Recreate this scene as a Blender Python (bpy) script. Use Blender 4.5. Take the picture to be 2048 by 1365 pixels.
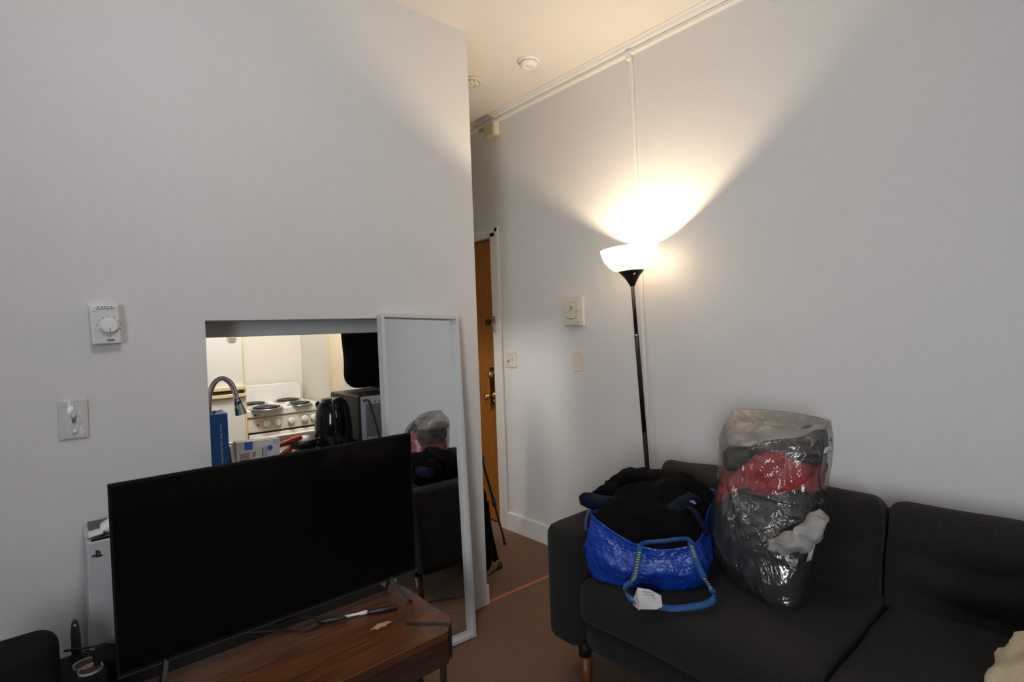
import bpy, bmesh, math, random
from mathutils import Vector, Matrix, noise
random.seed(7)
D = bpy.data; C = bpy.context.scene
for o in list(D.objects): D.objects.remove(o)
COL = C.collection
PI = math.pi

# ------------------------------------------------------------ camera
FL, YAW, PIT, ROL = 1078.0, 0.71419, -0.019272, -0.035856
EYE = Vector((0, 0, 1.387))
_f = Vector((math.sin(YAW)*math.cos(PIT), math.cos(YAW)*math.cos(PIT), math.sin(PIT)))
_r = Vector((math.cos(YAW), -math.sin(YAW), 0)); _u = _r.cross(_f)
CR = math.cos(ROL)*_r + math.sin(ROL)*_u
CU = -math.sin(ROL)*_r + math.cos(ROL)*_u
cam_d = D.cameras.new('camera'); cam = D.objects.new('camera', cam_d); COL.objects.link(cam)
cam_d.sensor_fit = 'HORIZONTAL'; cam_d.sensor_width = 36; cam_d.lens = FL/2048*36
cam_d.clip_start = 0.02
cam.matrix_world = Matrix(((CR.x, CU.x, -_f.x, EYE.x), (CR.y, CU.y, -_f.y, EYE.y), (CR.z, CU.z, -_f.z, EYE.z), (0, 0, 0, 1)))
C.camera = cam

def at(px, py, ax, val):
    """survey helper: where the sight line through a photo point meets the plane coordinate[ax] = val"""
    d = (px-1024)*CR - (py-682.5)*CU + FL*_f
    return EYE + d*((val-EYE[ax])/d[ax])

# ------------------------------------------------------------ light and exposure
C.view_settings.view_transform = 'Standard'; C.view_settings.look = 'None'
C.view_settings.gamma = 1; C.view_settings.use_curve_mapping = False
C.view_settings.exposure = 0.0
world = D.worlds.new('world'); C.world = world; world.use_nodes = True
world.node_tree.nodes['Background'].inputs[0].default_value = (0.62, 0.78, 1.0, 1)
world.node_tree.nodes['Background'].inputs[1].default_value = 0.4

def area(name, loc, target, sx, sy, power, col):
    l = D.lights.new(name, 'AREA'); l.shape = 'RECTANGLE'; l.size = sx; l.size_y = sy; l.energy = power; l.color = col
    o = D.objects.new(name, l); COL.objects.link(o); o.location = loc
    o.rotation_euler = (Vector(target)-Vector(loc)).to_track_quat('-Z', 'Y').to_euler(); return o
def point(name, loc, power, col, r=.05):
    l = D.lights.new(name, 'POINT'); l.energy = power; l.color = col; l.shadow_soft_size = r
    o = D.objects.new(name, l); COL.objects.link(o); o.location = loc; return o
# daylight through the window behind the camera
wd = area('window_daylight', (-2.27, -1.35, 1.60), (2.4, 1.2, 1.1), 1.0, 1.4, 23, (0.93, 0.96, 1.0)); wd.data.spread = math.radians(95)
point('added_room_fill', (0.2, 0.9, 2.66), 15.5, (0.97, 0.98, 1.0), .12)  # added fill light out of view, lifts the upper walls
LAMP_W = 43; LAMP_COL = (1.0, 0.77, 0.50)
KITCHEN_W = 76

# ------------------------------------------------------------ materials
def mat(name, col, rough=.6, metal=0, noise_s=0, noise_amt=0, bump=0, bump_s=200, spec=.5, col2=None, emit=None, trans=0, coat=0, sheen=0, stretch=None, detail=4):
    m = D.materials.new(name); m.use_nodes = True; nt = m.node_tree; b = nt.nodes['Principled BSDF']
    b.inputs['Base Color'].default_value = (*col, 1); b.inputs['Roughness'].default_value = rough
    b.inputs['Metallic'].default_value = metal; b.inputs['Specular IOR Level'].default_value = spec
    b.inputs['Transmission Weight'].default_value = trans; b.inputs['Coat Weight'].default_value = coat
    b.inputs['Sheen Weight'].default_value = sheen
    if emit: b.inputs['Emission Color'].default_value = (*emit[0], 1); b.inputs['Emission Strength'].default_value = emit[1]
    tc = nt.nodes.new('ShaderNodeTexCoord'); mp = nt.nodes.new('ShaderNodeMapping'); nt.links.new(tc.outputs['Object'], mp.inputs[0])
    if stretch: mp.inputs['Scale'].default_value = stretch
    if noise_s:
        n = nt.nodes.new('ShaderNodeTexNoise'); n.inputs['Scale'].default_value = noise_s; n.inputs['Detail'].default_value = detail
        nt.links.new(mp.outputs[0], n.inputs['Vector'])
        r = nt.nodes.new('ShaderNodeValToRGB'); r.color_ramp.elements[0].position = .3; r.color_ramp.elements[1].position = .7
        c2 = col2 or tuple(c*(1-noise_amt) for c in col)
        r.color_ramp.elements[0].color = (*c2, 1); r.color_ramp.elements[1].color = (*col, 1)
        nt.links.new(n.outputs['Fac'], r.inputs[0]); nt.links.new(r.outputs[0], b.inputs['Base Color'])
    if bump:
        n2 = nt.nodes.new('ShaderNodeTexNoise'); n2.inputs['Scale'].default_value = bump_s; n2.inputs['Detail'].default_value = 3
        nt.links.new(mp.outputs[0], n2.inputs['Vector'])
        bp = nt.nodes.new('ShaderNodeBump'); bp.inputs['Strength'].default_value = bump; bp.inputs['Distance'].default_value = .002
        nt.links.new(n2.outputs['Fac'], bp.inputs['Height']); nt.links.new(bp.outputs[0], b.inputs['Normal'])
    return m
M = {}
M['wall'] = mat('white wall paint', (.68, .675, .675), .75, noise_s=3, noise_amt=.02, bump=.25, bump_s=180, spec=.2)
M['ceiling'] = mat('ceiling paint', (.75, .735, .72), .85, noise_s=2, noise_amt=.02, bump=.35, bump_s=140, spec=.2)
M['kitchen_wall'] = mat('cream kitchen paint', (.72, .70, .63), .6, noise_s=3, noise_amt=.02, bump=.1, spec=.3)
M['cream_trim'] = mat('cream laminate', (.80, .66, .38), .45, noise_s=12, noise_amt=.05)
M['cream_wall'] = mat('almond painted panel', (.80, .68, .52), .5, noise_s=5, noise_amt=.03)
M['trim'] = mat('white gloss trim paint', (.78, .77, .75), .4, noise_s=5, noise_amt=.03, bump=.1)
M['carpet'] = mat('brown carpet', (.22, .138, .096), .95, noise_s=160, noise_amt=.5, bump=1, bump_s=350, spec=.1, col2=(.115, .072, .050))
M['orange_wood'] = mat('orange stained threshold', (.42, .14, .03), .4, noise_s=30, noise_amt=.3, stretch=(1, 8, 8))
M['door_wood'] = mat('varnished door wood', (.36, .135, .018), .38, noise_s=14, stretch=(6, 6, .5), col2=(.25, .085, .010), coat=.2)
M['brown'] = mat('brown edge strip', (.10, .075, .045), .5, noise_s=20, noise_amt=.3)
M['brass'] = mat('polished brass', (.83, .60, .22), .16, metal=1, noise_s=20, noise_amt=.1)
M['dark_brass'] = mat('aged brass plate', (.20, .13, .05), .28, metal=1, noise_s=30, noise_amt=.5)
M['chrome'] = mat('chrome', (.80, .80, .80), .06, metal=1, noise_s=10, noise_amt=.03)
M['steel'] = mat('brushed steel', (.45, .45, .46), .3, metal=1, noise_s=60, noise_amt=.15, stretch=(1, 1, 12))
M['almond'] = mat('almond plastic', (.52, .48, .38), .4, noise_s=8, noise_amt=.05)
M['nickel'] = mat('satin beige metal cover', (.70, .67, .59), .38, metal=.45, noise_s=12, noise_amt=.25, stretch=(1, 1, 4))
M['plastic_white'] = mat('white plastic', (.80, .80, .78), .35, noise_s=8, noise_amt=.03)
M['plastic_grey'] = mat('light grey plastic', (.70, .70, .71), .35, noise_s=8, noise_amt=.04)
M['ivory'] = mat('ivory plastic', (.68, .64, .55), .45, noise_s=8, noise_amt=.05)
M['black'] = mat('black plastic', (.010, .010, .011), .35, noise_s=30, noise_amt=.2)
M['case'] = mat('dark textured case shell', (.011, .011, .012), .85, noise_s=60, noise_amt=.3, bump=.3, spec=.12)
M['black_gloss'] = mat('glossy black plastic', (.006, .006, .007), .08, noise_s=10, noise_amt=.2, spec=.35)
M['black_matte'] = mat('matte black metal', (.007, .007, .007), .6, spec=.25, noise_s=60, noise_amt=.3, bump=.1)
M['screen'] = mat('television glass', (.003, .003, .004), .10, noise_s=4, noise_amt=.1, spec=.18)
M['enamel'] = mat('white enamel', (.80, .79, .76), .2, noise_s=6, noise_amt=.02)
M['enamel_cream'] = mat('cream enamel panel', (.78, .72, .60), .3, noise_s=90, noise_amt=.08, stretch=(.3, 1, 1.2))
M['fridge'] = mat('fridge enamel', (.78, .77, .74), .35, noise_s=6, noise_amt=.02, bump=.1)
M['coil'] = mat('black heating coil', (.012, .012, .012), .35, noise_s=60, noise_amt=.4)
M['oven_glass'] = mat('oven window', (.28, .28, .26), .3, noise_s=80, noise_amt=.3, stretch=(1, 1, 8))
M['red'] = mat('red plastic', (.42, .022, .012), .35, noise_s=20, noise_amt=.2)
M['red_dark'] = mat('orange red plastic', (.40, .05, .012), .4, noise_s=20, noise_amt=.2)
M['green'] = mat('green scouring pad', (.015, .12, .06), .9, noise_s=120, noise_amt=.5, bump=.6)
M['blue_box'] = mat('blue carton', (.012, .10, .32), .45, noise_s=10, noise_amt=.1)
M['white_box'] = mat('white carton', (.66, .62, .60), .5, noise_s=10, noise_amt=.05)
M['print_grey'] = mat('grey print', (.16, .16, .17), .6, noise_s=40, noise_amt=.2)
M['print_pale'] = mat('pale blue print', (.42, .55, .68), .6, noise_s=40, noise_amt=.1)
M['print_blue'] = mat('blue print', (.04, .13, .55), .5, noise_s=40, noise_amt=.3)
M['print_circle'] = mat('pale grey print', (.55, .57, .57), .5, noise_s=30, noise_amt=.05)
M['print_dark'] = mat('dark print', (.02, .02, .025), .5, noise_s=30, noise_amt=.3)
M['print_red'] = mat('red print', (.5, .05, .05), .5, noise_s=30, noise_amt=.2)
M['print_white'] = mat('white print', (.70, .76, .82), .5, noise_s=30, noise_amt=.1)
M['laminate'] = mat('worktop laminate', (.10, .06, .045), .4, noise_s=60, noise_amt=.4)
M['sofa'] = mat('charcoal woven upholstery', (.025, .0235, .023), .95, noise_s=260, noise_amt=.45, bump=.9, bump_s=420, spec=.15, sheen=.05, col2=(.011, .0105, .0105))
M['sofa_leg'] = mat('orange brown wood leg', (.17, .055, .016), .45, noise_s=20, noise_amt=.3, stretch=(1, 1, .2))
M['cloth_black'] = mat('black jersey', (.0055, .0052, .006), .95, noise_s=90, noise_amt=.4, bump=.6, bump_s=250, spec=.06)
M['cloth_navy'] = mat('navy jersey', (.009, .011, .030), .9, noise_s=90, noise_amt=.3, bump=.6, bump_s=250, spec=.1)
M['cloth_violet'] = mat('pale violet lining', (.22, .22, .38), .9, noise_s=60, noise_amt=.2)
M['cloth_blue'] = mat('faded blue cord', (.05, .07, .22), .8, noise_s=60, noise_amt=.2)
M['cloth_red'] = mat('red knit', (.42, .030, .035), .9, noise_s=30, noise_amt=.35, bump=.8, bump_s=160, spec=.1)
M['cloth_white'] = mat('white jersey', (.42, .41, .40), .9, noise_s=14, noise_amt=.4, bump=.8, bump_s=60, spec=.1)
M['cloth_grey'] = mat('charcoal fleece', (.040, .040, .043), .9, noise_s=16, noise_amt=.45, bump=.8, bump_s=80, spec=.1)
M['cloth_dark'] = mat('dark grey fleece', (.032, .031, .033), .9, noise_s=16, noise_amt=.45, bump=.8, bump_s=80, spec=.1)
M['cloth_cream'] = mat('cream knit', (.48, .38, .24), .9, noise_s=16, noise_amt=.2, bump=.8, bump_s=80, spec=.1)
M['fleece'] = mat('cream fleece', (.60, .50, .33), .95, noise_s=18, noise_amt=.35, bump=1, bump_s=120, spec=.1, sheen=.3)
M['paper'] = mat('white care label', (.62, .61, .60), .7, noise_s=40, noise_amt=.08)
M['webbing'] = mat('blue webbing', (.010, .085, .30), .7, noise_s=90, noise_amt=.3, bump=.5)
M['web_yellow'] = mat('yellow woven lettering', (.46, .42, .06), .8, noise_s=90, noise_amt=.3)
M['console_white'] = mat('matt white console shell', (.50, .50, .53), .5, noise_s=10, noise_amt=.04)
M['glaze'] = mat('rust brown cork', (.07, .022, .012), .7, noise_s=60, noise_amt=.5)
M['rim_white'] = mat('white rim', (.34, .32, .31), .4, noise_s=30, noise_amt=.05)
M['grey_handle'] = mat('dark grey rubber', (.035, .035, .037), .6, noise_s=30, noise_amt=.2)
M['iron'] = mat('black iron strap', (.016, .013, .012), .55, noise_s=60, noise_amt=.4, bump=.2)
M['bare'] = mat('bare chipped wood', (.60, .40, .22), .8, noise_s=60, noise_amt=.3, bump=.5)

# table wood: long streaked grain along x
def wood(name, a, b_, c):
    m = mat(name, a, .42, coat=.15); nt = m.node_tree; b = nt.nodes['Principled BSDF']
    mp = [n for n in nt.nodes if n.type == 'MAPPING'][0]; mp.inputs['Scale'].default_value = (1.2, 16, 16)
    n = nt.nodes.new('ShaderNodeTexNoise'); n.inputs['Scale'].default_value = 5; n.inputs['Detail'].default_value = 8; n.inputs['Distortion'].default_value = .6
    nt.links.new(mp.outputs[0], n.inputs['Vector'])
    r = nt.nodes.new('ShaderNodeValToRGB'); e = r.color_ramp.elements
    e[0].position = .3; e[0].color = (*b_, 1); e[1].position = .72; e[1].color = (*a, 1)
    x = e.new(.5); x.color = (*c, 1)
    nt.links.new(n.outputs['Fac'], r.inputs[0]); nt.links.new(r.outputs[0], b.inputs['Base Color'])
    bp = nt.nodes.new('ShaderNodeBump'); bp.inputs['Strength'].default_value = .25; bp.inputs['Distance'].default_value = .002
    nt.links.new(n.outputs['Fac'], bp.inputs['Height']); nt.links.new(bp.outputs[0], b.inputs['Normal'])
    return m
M['table'] = wood('reclaimed table wood', (.17, .054, .016), (.050, .017, .007), (.11, .034, .011))
M['table_side'] = wood('dark table edge', (.070, .032, .018), (.025, .012, .008), (.045, .020, .012))

def mirror_mat():
    m = D.materials.new('mirror glass'); m.use_nodes = True; b = m.node_tree.nodes['Principled BSDF']
    b.inputs['Base Color'].default_value = (.83, .85, .85, 1); b.inputs['Metallic'].default_value = 1; b.inputs['Roughness'].default_value = .0
    return m
M['mirror'] = mirror_mat()
M['frame'] = mat('white painted frame', (.60, .60, .60), .5, noise_s=5, noise_amt=.03)

def tarp():
    m = mat('blue woven polypropylene', (.004, .046, .34), .30, spec=.6, coat=.15); nt = m.node_tree; b = nt.nodes['Principled BSDF']
    mp = [n for n in nt.nodes if n.type == 'MAPPING'][0]
    n = nt.nodes.new('ShaderNodeTexNoise'); n.inputs['Scale'].default_value = 13; n.inputs['Detail'].default_value = 6; n.inputs['Distortion'].default_value = 1.2
    v = nt.nodes.new('ShaderNodeTexVoronoi'); v.inputs['Scale'].default_value = 60
    v2 = nt.nodes.new('ShaderNodeMapping'); v2.inputs['Scale'].default_value = (1, 1, 2.2); nt.links.new(mp.outputs[0], v2.inputs[0]); nt.links.new(v2.outputs[0], v.inputs['Vector'])
    nt.links.new(mp.outputs[0], n.inputs['Vector'])
    a = nt.nodes.new('ShaderNodeMath'); a.operation = 'MULTIPLY_ADD'; a.inputs[1].default_value = .12
    nt.links.new(v.outputs['Distance'], a.inputs[0]); nt.links.new(n.outputs['Fac'], a.inputs[2])
    bp = nt.nodes.new('ShaderNodeBump'); bp.inputs['Strength'].default_value = .8; bp.inputs['Distance'].default_value = .02
    nt.links.new(a.outputs[0], bp.inputs['Height']); nt.links.new(bp.outputs[0], b.inputs['Normal'])
    return m
M['tarp'] = tarp()

def film():
    m = D.materials.new('clear plastic film'); m.use_nodes = True; nt = m.node_tree
    for n in list(nt.nodes): nt.nodes.remove(n)
    out = nt.nodes.new('ShaderNodeOutputMaterial'); tr = nt.nodes.new('ShaderNodeBsdfTransparent'); tr.inputs[0].default_value = (.96, .96, .96, 1)
    gl = nt.nodes.new('ShaderNodeBsdfGlossy'); gl.inputs['Roughness'].default_value = .07
    df = nt.nodes.new('ShaderNodeBsdfDiffuse'); df.inputs[0].default_value = (.62, .62, .62, 1)
    tc = nt.nodes.new('ShaderNodeTexCoord'); mp = nt.nodes.new('ShaderNodeMapping'); mp.inputs['Scale'].default_value = (1, 1, .55); nt.links.new(tc.outputs['Object'], mp.inputs[0])
    n1 = nt.nodes.new('ShaderNodeTexNoise'); n1.inputs['Scale'].default_value = 13; n1.inputs['Detail'].default_value = 5; n1.inputs['Distortion'].default_value = 1.2
    n2 = nt.nodes.new('ShaderNodeTexVoronoi'); n2.feature = 'F1'; n2.inputs['Scale'].default_value = 22
    nt.links.new(mp.outputs[0], n1.inputs['Vector']); nt.links.new(mp.outputs[0], n2.inputs['Vector'])
    a = nt.nodes.new('ShaderNodeMath'); a.operation = 'MULTIPLY_ADD'; a.inputs[1].default_value = .10
    nt.links.new(n2.outputs['Distance'], a.inputs[0]); nt.links.new(n1.outputs['Fac'], a.inputs[2])
    bp = nt.nodes.new('ShaderNodeBump'); bp.inputs['Strength'].default_value = .7; bp.inputs['Distance'].default_value = .03
    nt.links.new(a.outputs[0], bp.inputs['Height']); nt.links.new(bp.outputs[0], gl.inputs['Normal'])
    lw = nt.nodes.new('ShaderNodeLayerWeight'); lw.inputs['Blend'].default_value = .35; nt.links.new(bp.outputs[0], lw.inputs['Normal'])
    ma = nt.nodes.new('ShaderNodeMath'); ma.operation = 'MULTIPLY_ADD'; ma.inputs[1].default_value = .55; ma.inputs[2].default_value = .10; ma.use_clamp = True
    nt.links.new(lw.outputs['Fresnel'], ma.inputs[0])
    m1 = nt.nodes.new('ShaderNodeMixShader'); m1.inputs[0].default_value = .035; nt.links.new(tr.outputs[0], m1.inputs[1]); nt.links.new(df.outputs[0], m1.inputs[2])
    m2 = nt.nodes.new('ShaderNodeMixShader'); nt.links.new(ma.outputs[0], m2.inputs[0]); nt.links.new(m1.outputs[0], m2.inputs[1]); nt.links.new(gl.outputs[0], m2.inputs[2])
    nt.links.new(m2.outputs[0], out.inputs[0]); return m
M['film'] = film()

def shade_mat():
    m = D.materials.new('frosted lamp shade'); m.use_nodes = True; nt = m.node_tree
    for n in list(nt.nodes): nt.nodes.remove(n)
    out = nt.nodes.new('ShaderNodeOutputMaterial'); t = nt.nodes.new('ShaderNodeBsdfTranslucent'); t.inputs[0].default_value = (.98, .95, .90, 1)
    d = nt.nodes.new('ShaderNodeBsdfDiffuse'); d.inputs[0].default_value = (.8, .78, .74, 1)
    mx = nt.nodes.new('ShaderNodeMixShader'); mx.inputs[0].default_value = .06
    nt.links.new(t.outputs[0], mx.inputs[1]); nt.links.new(d.outputs[0], mx.inputs[2]); nt.links.new(mx.outputs[0], out.inputs[0]); return m
M['shade'] = shade_mat()

def perf():
    m = mat('perforated grey panel', (.20, .20, .215), .45, metal=.3); nt = m.node_tree; b = nt.nodes['Principled BSDF']
    mp = [n for n in nt.nodes if n.type == 'MAPPING'][0]; mp.inputs['Rotation'].default_value = (0, PI/4, 0)
    ch = nt.nodes.new('ShaderNodeTexChecker'); ch.inputs['Scale'].default_value = 180
    ch.inputs[1].default_value = (.008, .008, .008, 1); ch.inputs[2].default_value = (.42, .42, .44, 1)
    mp.inputs['Rotation'].default_value = (0, 0, 0); mp.inputs['Location'].default_value = (0, .003, 0)
    nt.links.new(mp.outputs[0], ch.inputs[0]); nt.links.new(ch.outputs[0], b.inputs['Base Color']); return m
M['perf'] = perf()
M['rear'] = mat('grey painted sheet', (.40, .40, .42), .5, noise_s=12, noise_amt=.08)
M['oven_black'] = mat('dark oven casing', (.020, .020, .021), .45, noise_s=10, noise_amt=.1, spec=.25)

# ------------------------------------------------------------ object helpers
WL = {}
def wloc(o): return WL.get(o.name, Vector((0, 0, 0)))
def empty(name, loc, label, cat, group=None):
    o = D.objects.new(name, None); COL.objects.link(o); o.location = loc; o.empty_display_size = .05
    WL[o.name] = Vector(loc); o['label'] = label; o['category'] = cat
    if group: o['group'] = group
    return o
def link(name, bm, m, parent=None, loc=None, smooth=False, label=None, cat=None, kind=None, bevel=0, bseg=2, subsurf=0, solid=0, group=None):
    """bm is in world coordinates"""
    bmesh.ops.recalc_face_normals(bm, faces=bm.faces)
    if loc is None:
        loc = wloc(parent) if parent else Vector((0, 0, 0))
        if not parent and len(bm.verts):
            vs = [v.co for v in bm.verts]
            loc = Vector(((min(v.x for v in vs)+max(v.x for v in vs))/2, (min(v.y for v in vs)+max(v.y for v in vs))/2, min(v.z for v in vs)))
    loc = Vector(loc)
    bmesh.ops.translate(bm, verts=bm.verts, vec=-loc)
    me = D.meshes.new(name); bm.to_mesh(me); bm.free()
    if isinstance(m, (list, tuple)):
        for x in m: me.materials.append(x)
    elif m: me.materials.append(m)
    if smooth:
        for p in me.polygons: p.use_smooth = True
    o = D.objects.new(name, me); COL.objects.link(o)
    o.location = loc-(wloc(parent) if parent else Vector((0, 0, 0))); WL[o.name] = loc
    if parent: o.parent = parent
    if label: o['label'] = label
    if cat: o['category'] = cat
    if kind: o['kind'] = kind
    if group: o['group'] = group
    if solid: s = o.modifiers.new('solid', 'SOLIDIFY'); s.thickness = solid; s.offset = 0
    if bevel:
        b = o.modifiers.new('bevel', 'BEVEL'); b.width = bevel; b.segments = bseg; b.limit_method = 'ANGLE'; b.angle_limit = .6
        b.harden_normals = False
    if subsurf: s = o.modifiers.new('sub', 'SUBSURF'); s.levels = subsurf; s.render_levels = subsurf
    return o
def box(bm, x0, x1, y0, y1, z0, z1, mtx=None):
    vs = [bm.verts.new(p) for p in ((x0,y0,z0),(x1,y0,z0),(x1,y1,z0),(x0,y1,z0),(x0,y0,z1),(x1,y0,z1),(x1,y1,z1),(x0,y1,z1))]
    for q in ((0,3,2,1),(4,5,6,7),(0,1,5,4),(1,2,6,5),(2,3,7,6),(3,0,4,7)): bm.faces.new([vs[i] for i in q])
    if mtx: bmesh.ops.transform(bm, matrix=mtx, verts=vs)
    return vs
def B(*a, mtx=None):
    bm = bmesh.new(); box(bm, *a, mtx=mtx); return bm
def prism(bm, pts, axis, a, b):
    """extrude a 2D outline along axis from a to b"""
    def p3(p, t):
        return {0: (t, p[0], p[1]), 1: (p[0], t, p[1]), 2: (p[0], p[1], t)}[axis]
    v0 = [bm.verts.new(p3(p, a)) for p in pts]; v1 = [bm.verts.new(p3(p, b)) for p in pts]
    bm.faces.new(v0); bm.faces.new(v1[::-1]); n = len(pts)
    for i in range(n): bm.faces.new((v0[i], v0[(i+1) % n], v1[(i+1) % n], v1[i]))
    return v0+v1
def frame_of(d):
    d = d.normalized(); a = Vector((0, 0, 1)) if abs(d.z) < .9 else Vector((1, 0, 0))
    u = d.cross(a).normalized(); return u, d.cross(u).normalized()
def catmull(pts, n):
    P = [Vector(p) for p in pts]; out = []
    P = [2*P[0]-P[1]]+P+[2*P[-1]-P[-2]]
    for i in range(1, len(P)-2):
        for k in range(n):
            t = k/n; a, b, c, d = P[i-1:i+3]
            out.append(.5*((2*b)+(c-a)*t+(2*a-5*b+4*c-d)*t*t+(3*b-a-3*c+d)*t**3))
    out.append(P[-2]); return out
def tube(bm, pts, r, seg=10, cap=True, flat=None):
    """r: number or list; flat=(width vector) squashes nothing when None"""
    P = [Vector(p) for p in pts]; rs = r if isinstance(r, (list, tuple)) else [r]*len(P); rings = []
    u = None
    for i, p in enumerate(P):
        d = (P[min(i+1, len(P)-1)]-P[max(i-1, 0)])
        if d.length < 1e-9: d = Vector((0, 0, 1))
        d.normalize()
        if u is None: u, v = frame_of(d)
        else:
            u = (u-d*u.dot(d)).normalized(); v = d.cross(u)
        rings.append([bm.verts.new(p+rs[i]*(math.cos(2*PI*k/seg)*u+math.sin(2*PI*k/seg)*v)) for k in range(seg)])
    for a, b in zip(rings, rings[1:]):
        for k in range(seg): bm.faces.new((a[k], a[(k+1) % seg], b[(k+1) % seg], b[k]))
    if cap: bm.faces.new(rings[0][::-1]); bm.faces.new(rings[-1])
    return rings
def lathe(bm, prof, c, axis=(0, 0, 1), seg=32, close=False):
    """prof: (radius, height along axis)"""
    c = Vector(c); ax = Vector(axis).normalized(); u, v = frame_of(ax); rings = []
    for r, h in prof:
        if r < 1e-6: rings.append([bm.verts.new(c+ax*h)])
        else: rings.append([bm.verts.new(c+ax*h+r*(math.cos(2*PI*k/seg)*u+math.sin(2*PI*k/seg)*v)) for k in range(seg)])
    for a, b in zip(rings, rings[1:]):
        for k in range(seg):
            k2 = (k+1) % seg
            if len(a) == 1 and len(b) == 1: continue
            if len(a) == 1: bm.faces.new((a[0], b[k2], b[k]))
            elif len(b) == 1: bm.faces.new((a[k], a[k2], b[0]))
            else: bm.faces.new((a[k], a[k2], b[k2], b[k]))
    if close:
        for r_ in (rings[0], rings[-1]):
            if len(r_) > 2: bm.faces.new(r_)
def softbox(half, r, n=12, puff=(0, 0, 0), nz=0, nf=4, dents=(), mtx=None, seed=0, warp=None):
    """rounded, puffed, slightly irregular box; half sizes, edge radius r"""
    bm = bmesh.new(); hx, hy, hz = half
    m = max(half)
    cnt = [max(4, int(n*h/m*2)) for h in half]
    idx = {}
    def vert(i, j, k):
        key = (i, j, k)
        if key not in idx:
            q = Vector((2*i/cnt[0]-1, 2*j/cnt[1]-1, 2*k/cnt[2]-1))
            p = Vector((q.x*hx, q.y*hy, q.z*hz))
            c = Vector([max(-(h-r), min(h-r, a)) for a, h in zip(p, half)]); d = p-c
            if d.length > 1e-9: 
                s = max(abs(d.x), abs(d.y), abs(d.z)); p = c+d.normalized()*s
            u = Vector([max(-1, min(1, a/h)) for a, h in zip(p, half)])
            w = Vector((p.x+puff[0]*u.x*(1-u.y**2)*(1-u.z**2), p.y+puff[1]*u.y*(1-u.x**2)*(1-u.z**2), p.z+puff[2]*u.z*(1-u.x**2)*(1-u.y**2)))
            if warp: w = warp(w)
            for (dp, rad, dep, nrm) in dents:
                dd = (w-Vector(dp)); t = math.exp(-(dd.length/rad)**2); w = w-Vector(nrm)*dep*t
            if nz:
                s = Vector((seed*3.1, seed*1.7, 0)); w = w+Vector((noise.noise(w*nf+s), noise.noise(w*nf+s+Vector((9, 0, 0))), noise.noise(w*nf+s+Vector((0, 9, 0)))))*nz
            idx[key] = bm.verts.new(w)
        return idx[key]
    N = cnt
    for ax in range(3):
        a, b = [t for t in range(3) if t != ax]
        for side in (0, N[ax]):
            for i in range(N[a]):
                for j in range(N[b]):
                    vs = []
                    for di, dj in ((0, 0), (1, 0), (1, 1), (0, 1)):
                        k = [0, 0, 0]; k[ax] = side; k[a] = i+di; k[b] = j+dj; vs.append(vert(*k))
                    bm.faces.new(vs)
    if mtx: bmesh.ops.transform(bm, matrix=mtx, verts=bm.verts)
    return bm
def T(x, y, z): return Matrix.Translation((x, y, z))
def quad(bm, a, b, c, d): bm.faces.new([bm.verts.new(p) for p in (a, b, c, d)])
def poly(pts, off=None):
    bm = bmesh.new(); bm.faces.new([bm.verts.new(p) for p in pts]); return bm
def text(name, s, size, mtx, m, parent, align='CENTER'):
    cu = D.curves.new(name, 'FONT'); cu.body = s; cu.size = size; cu.align_x = align; cu.align_y = 'CENTER'; cu.extrude = .0002; cu.resolution_u = 2
    tmp = D.objects.new('tmp', cu); COL.objects.link(tmp); bpy.context.view_layer.update()
    me = D.meshes.new_from_object(tmp.evaluated_get(bpy.context.evaluated_depsgraph_get())); D.objects.remove(tmp)
    me.materials.clear(); me.materials.append(m)
    me.transform(mtx); me.transform(Matrix.Translation(-wloc(parent)))
    o = D.objects.new(name, me); COL.objects.link(o); o.parent = parent; return o
def basis(o, ex, ey, ez):
    return Matrix(((ex[0], ey[0], ez[0], o[0]), (ex[1], ey[1], ez[1], o[1]), (ex[2], ey[2], ez[2], o[2]), (0, 0, 0, 1)))
FACE_NY = lambda x, y, z: basis((x, y, z), (1, 0, 0), (0, 0, 1), (0, -1, 0))      # reads on a face turned to -y
FACE_NX = lambda x, y, z: basis((x, y, z), (0, -1, 0), (0, 0, 1), (-1, 0, 0))     # reads on a face turned to -x

# ------------------------------------------------------------ the setting
YL, XR, CZ = 2.16, 2.403, 2.88
YB = 2.345                                   # kitchen side of the left wall
def struct(name, bm, m, **k): return link(name, bm, m, kind='structure', loc=(0, 0, 0), **k)
struct('floor', B(-2.4, 2.6, -2.2, 4.6, -.1, 0), M['carpet'])
struct('ceiling', B(-2.4, 2.6, -2.2, 4.6, CZ, CZ+.1), M['ceiling'])
OX0, OX1, OZ0, OZ1 = .4335, 1.26, .86, 1.462
bm = bmesh.new()
box(bm, -2.4, OX0, YL, YB, 0, CZ); box(bm, OX1, 1.645, YL, YB, 0, CZ)
box(bm, OX0, OX1, YL, YB, 0, OZ0); box(bm, OX0, OX1, YL, YB, OZ1, CZ)
struct('wall_left', bm, M['wall'])
DY0, DY1, DZ = 2.965, 3.78, 2.045
bm = bmesh.new()
box(bm, XR, XR+.12, -2.2, DY0, 0, CZ); box(bm, XR, XR+.12, DY1, 4.6, 0, CZ); box(bm, XR, XR+.12, DY0, DY1, DZ, CZ)
box(bm, XR+.08, XR+.12, DY0, DY1, 0, DZ)
struct('wall_right', bm, M['wall'])
WY0, WY1, WZ0, WZ1 = -1.85, -.85, .9, 2.3
struct('wall_back', B(-2.4, 2.6, -2.2, -2.08, 0, CZ), M['wall'])
bm = bmesh.new()
box(bm, -2.42, -2.3, -2.2, WY0, 0, CZ); box(bm, -2.42, -2.3, WY1, 4.6, 0, CZ)
box(bm, -2.42, -2.3, WY0, WY1, 0, WZ0); box(bm, -2.42, -2.3, WY0, WY1, WZ1, CZ)
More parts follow.
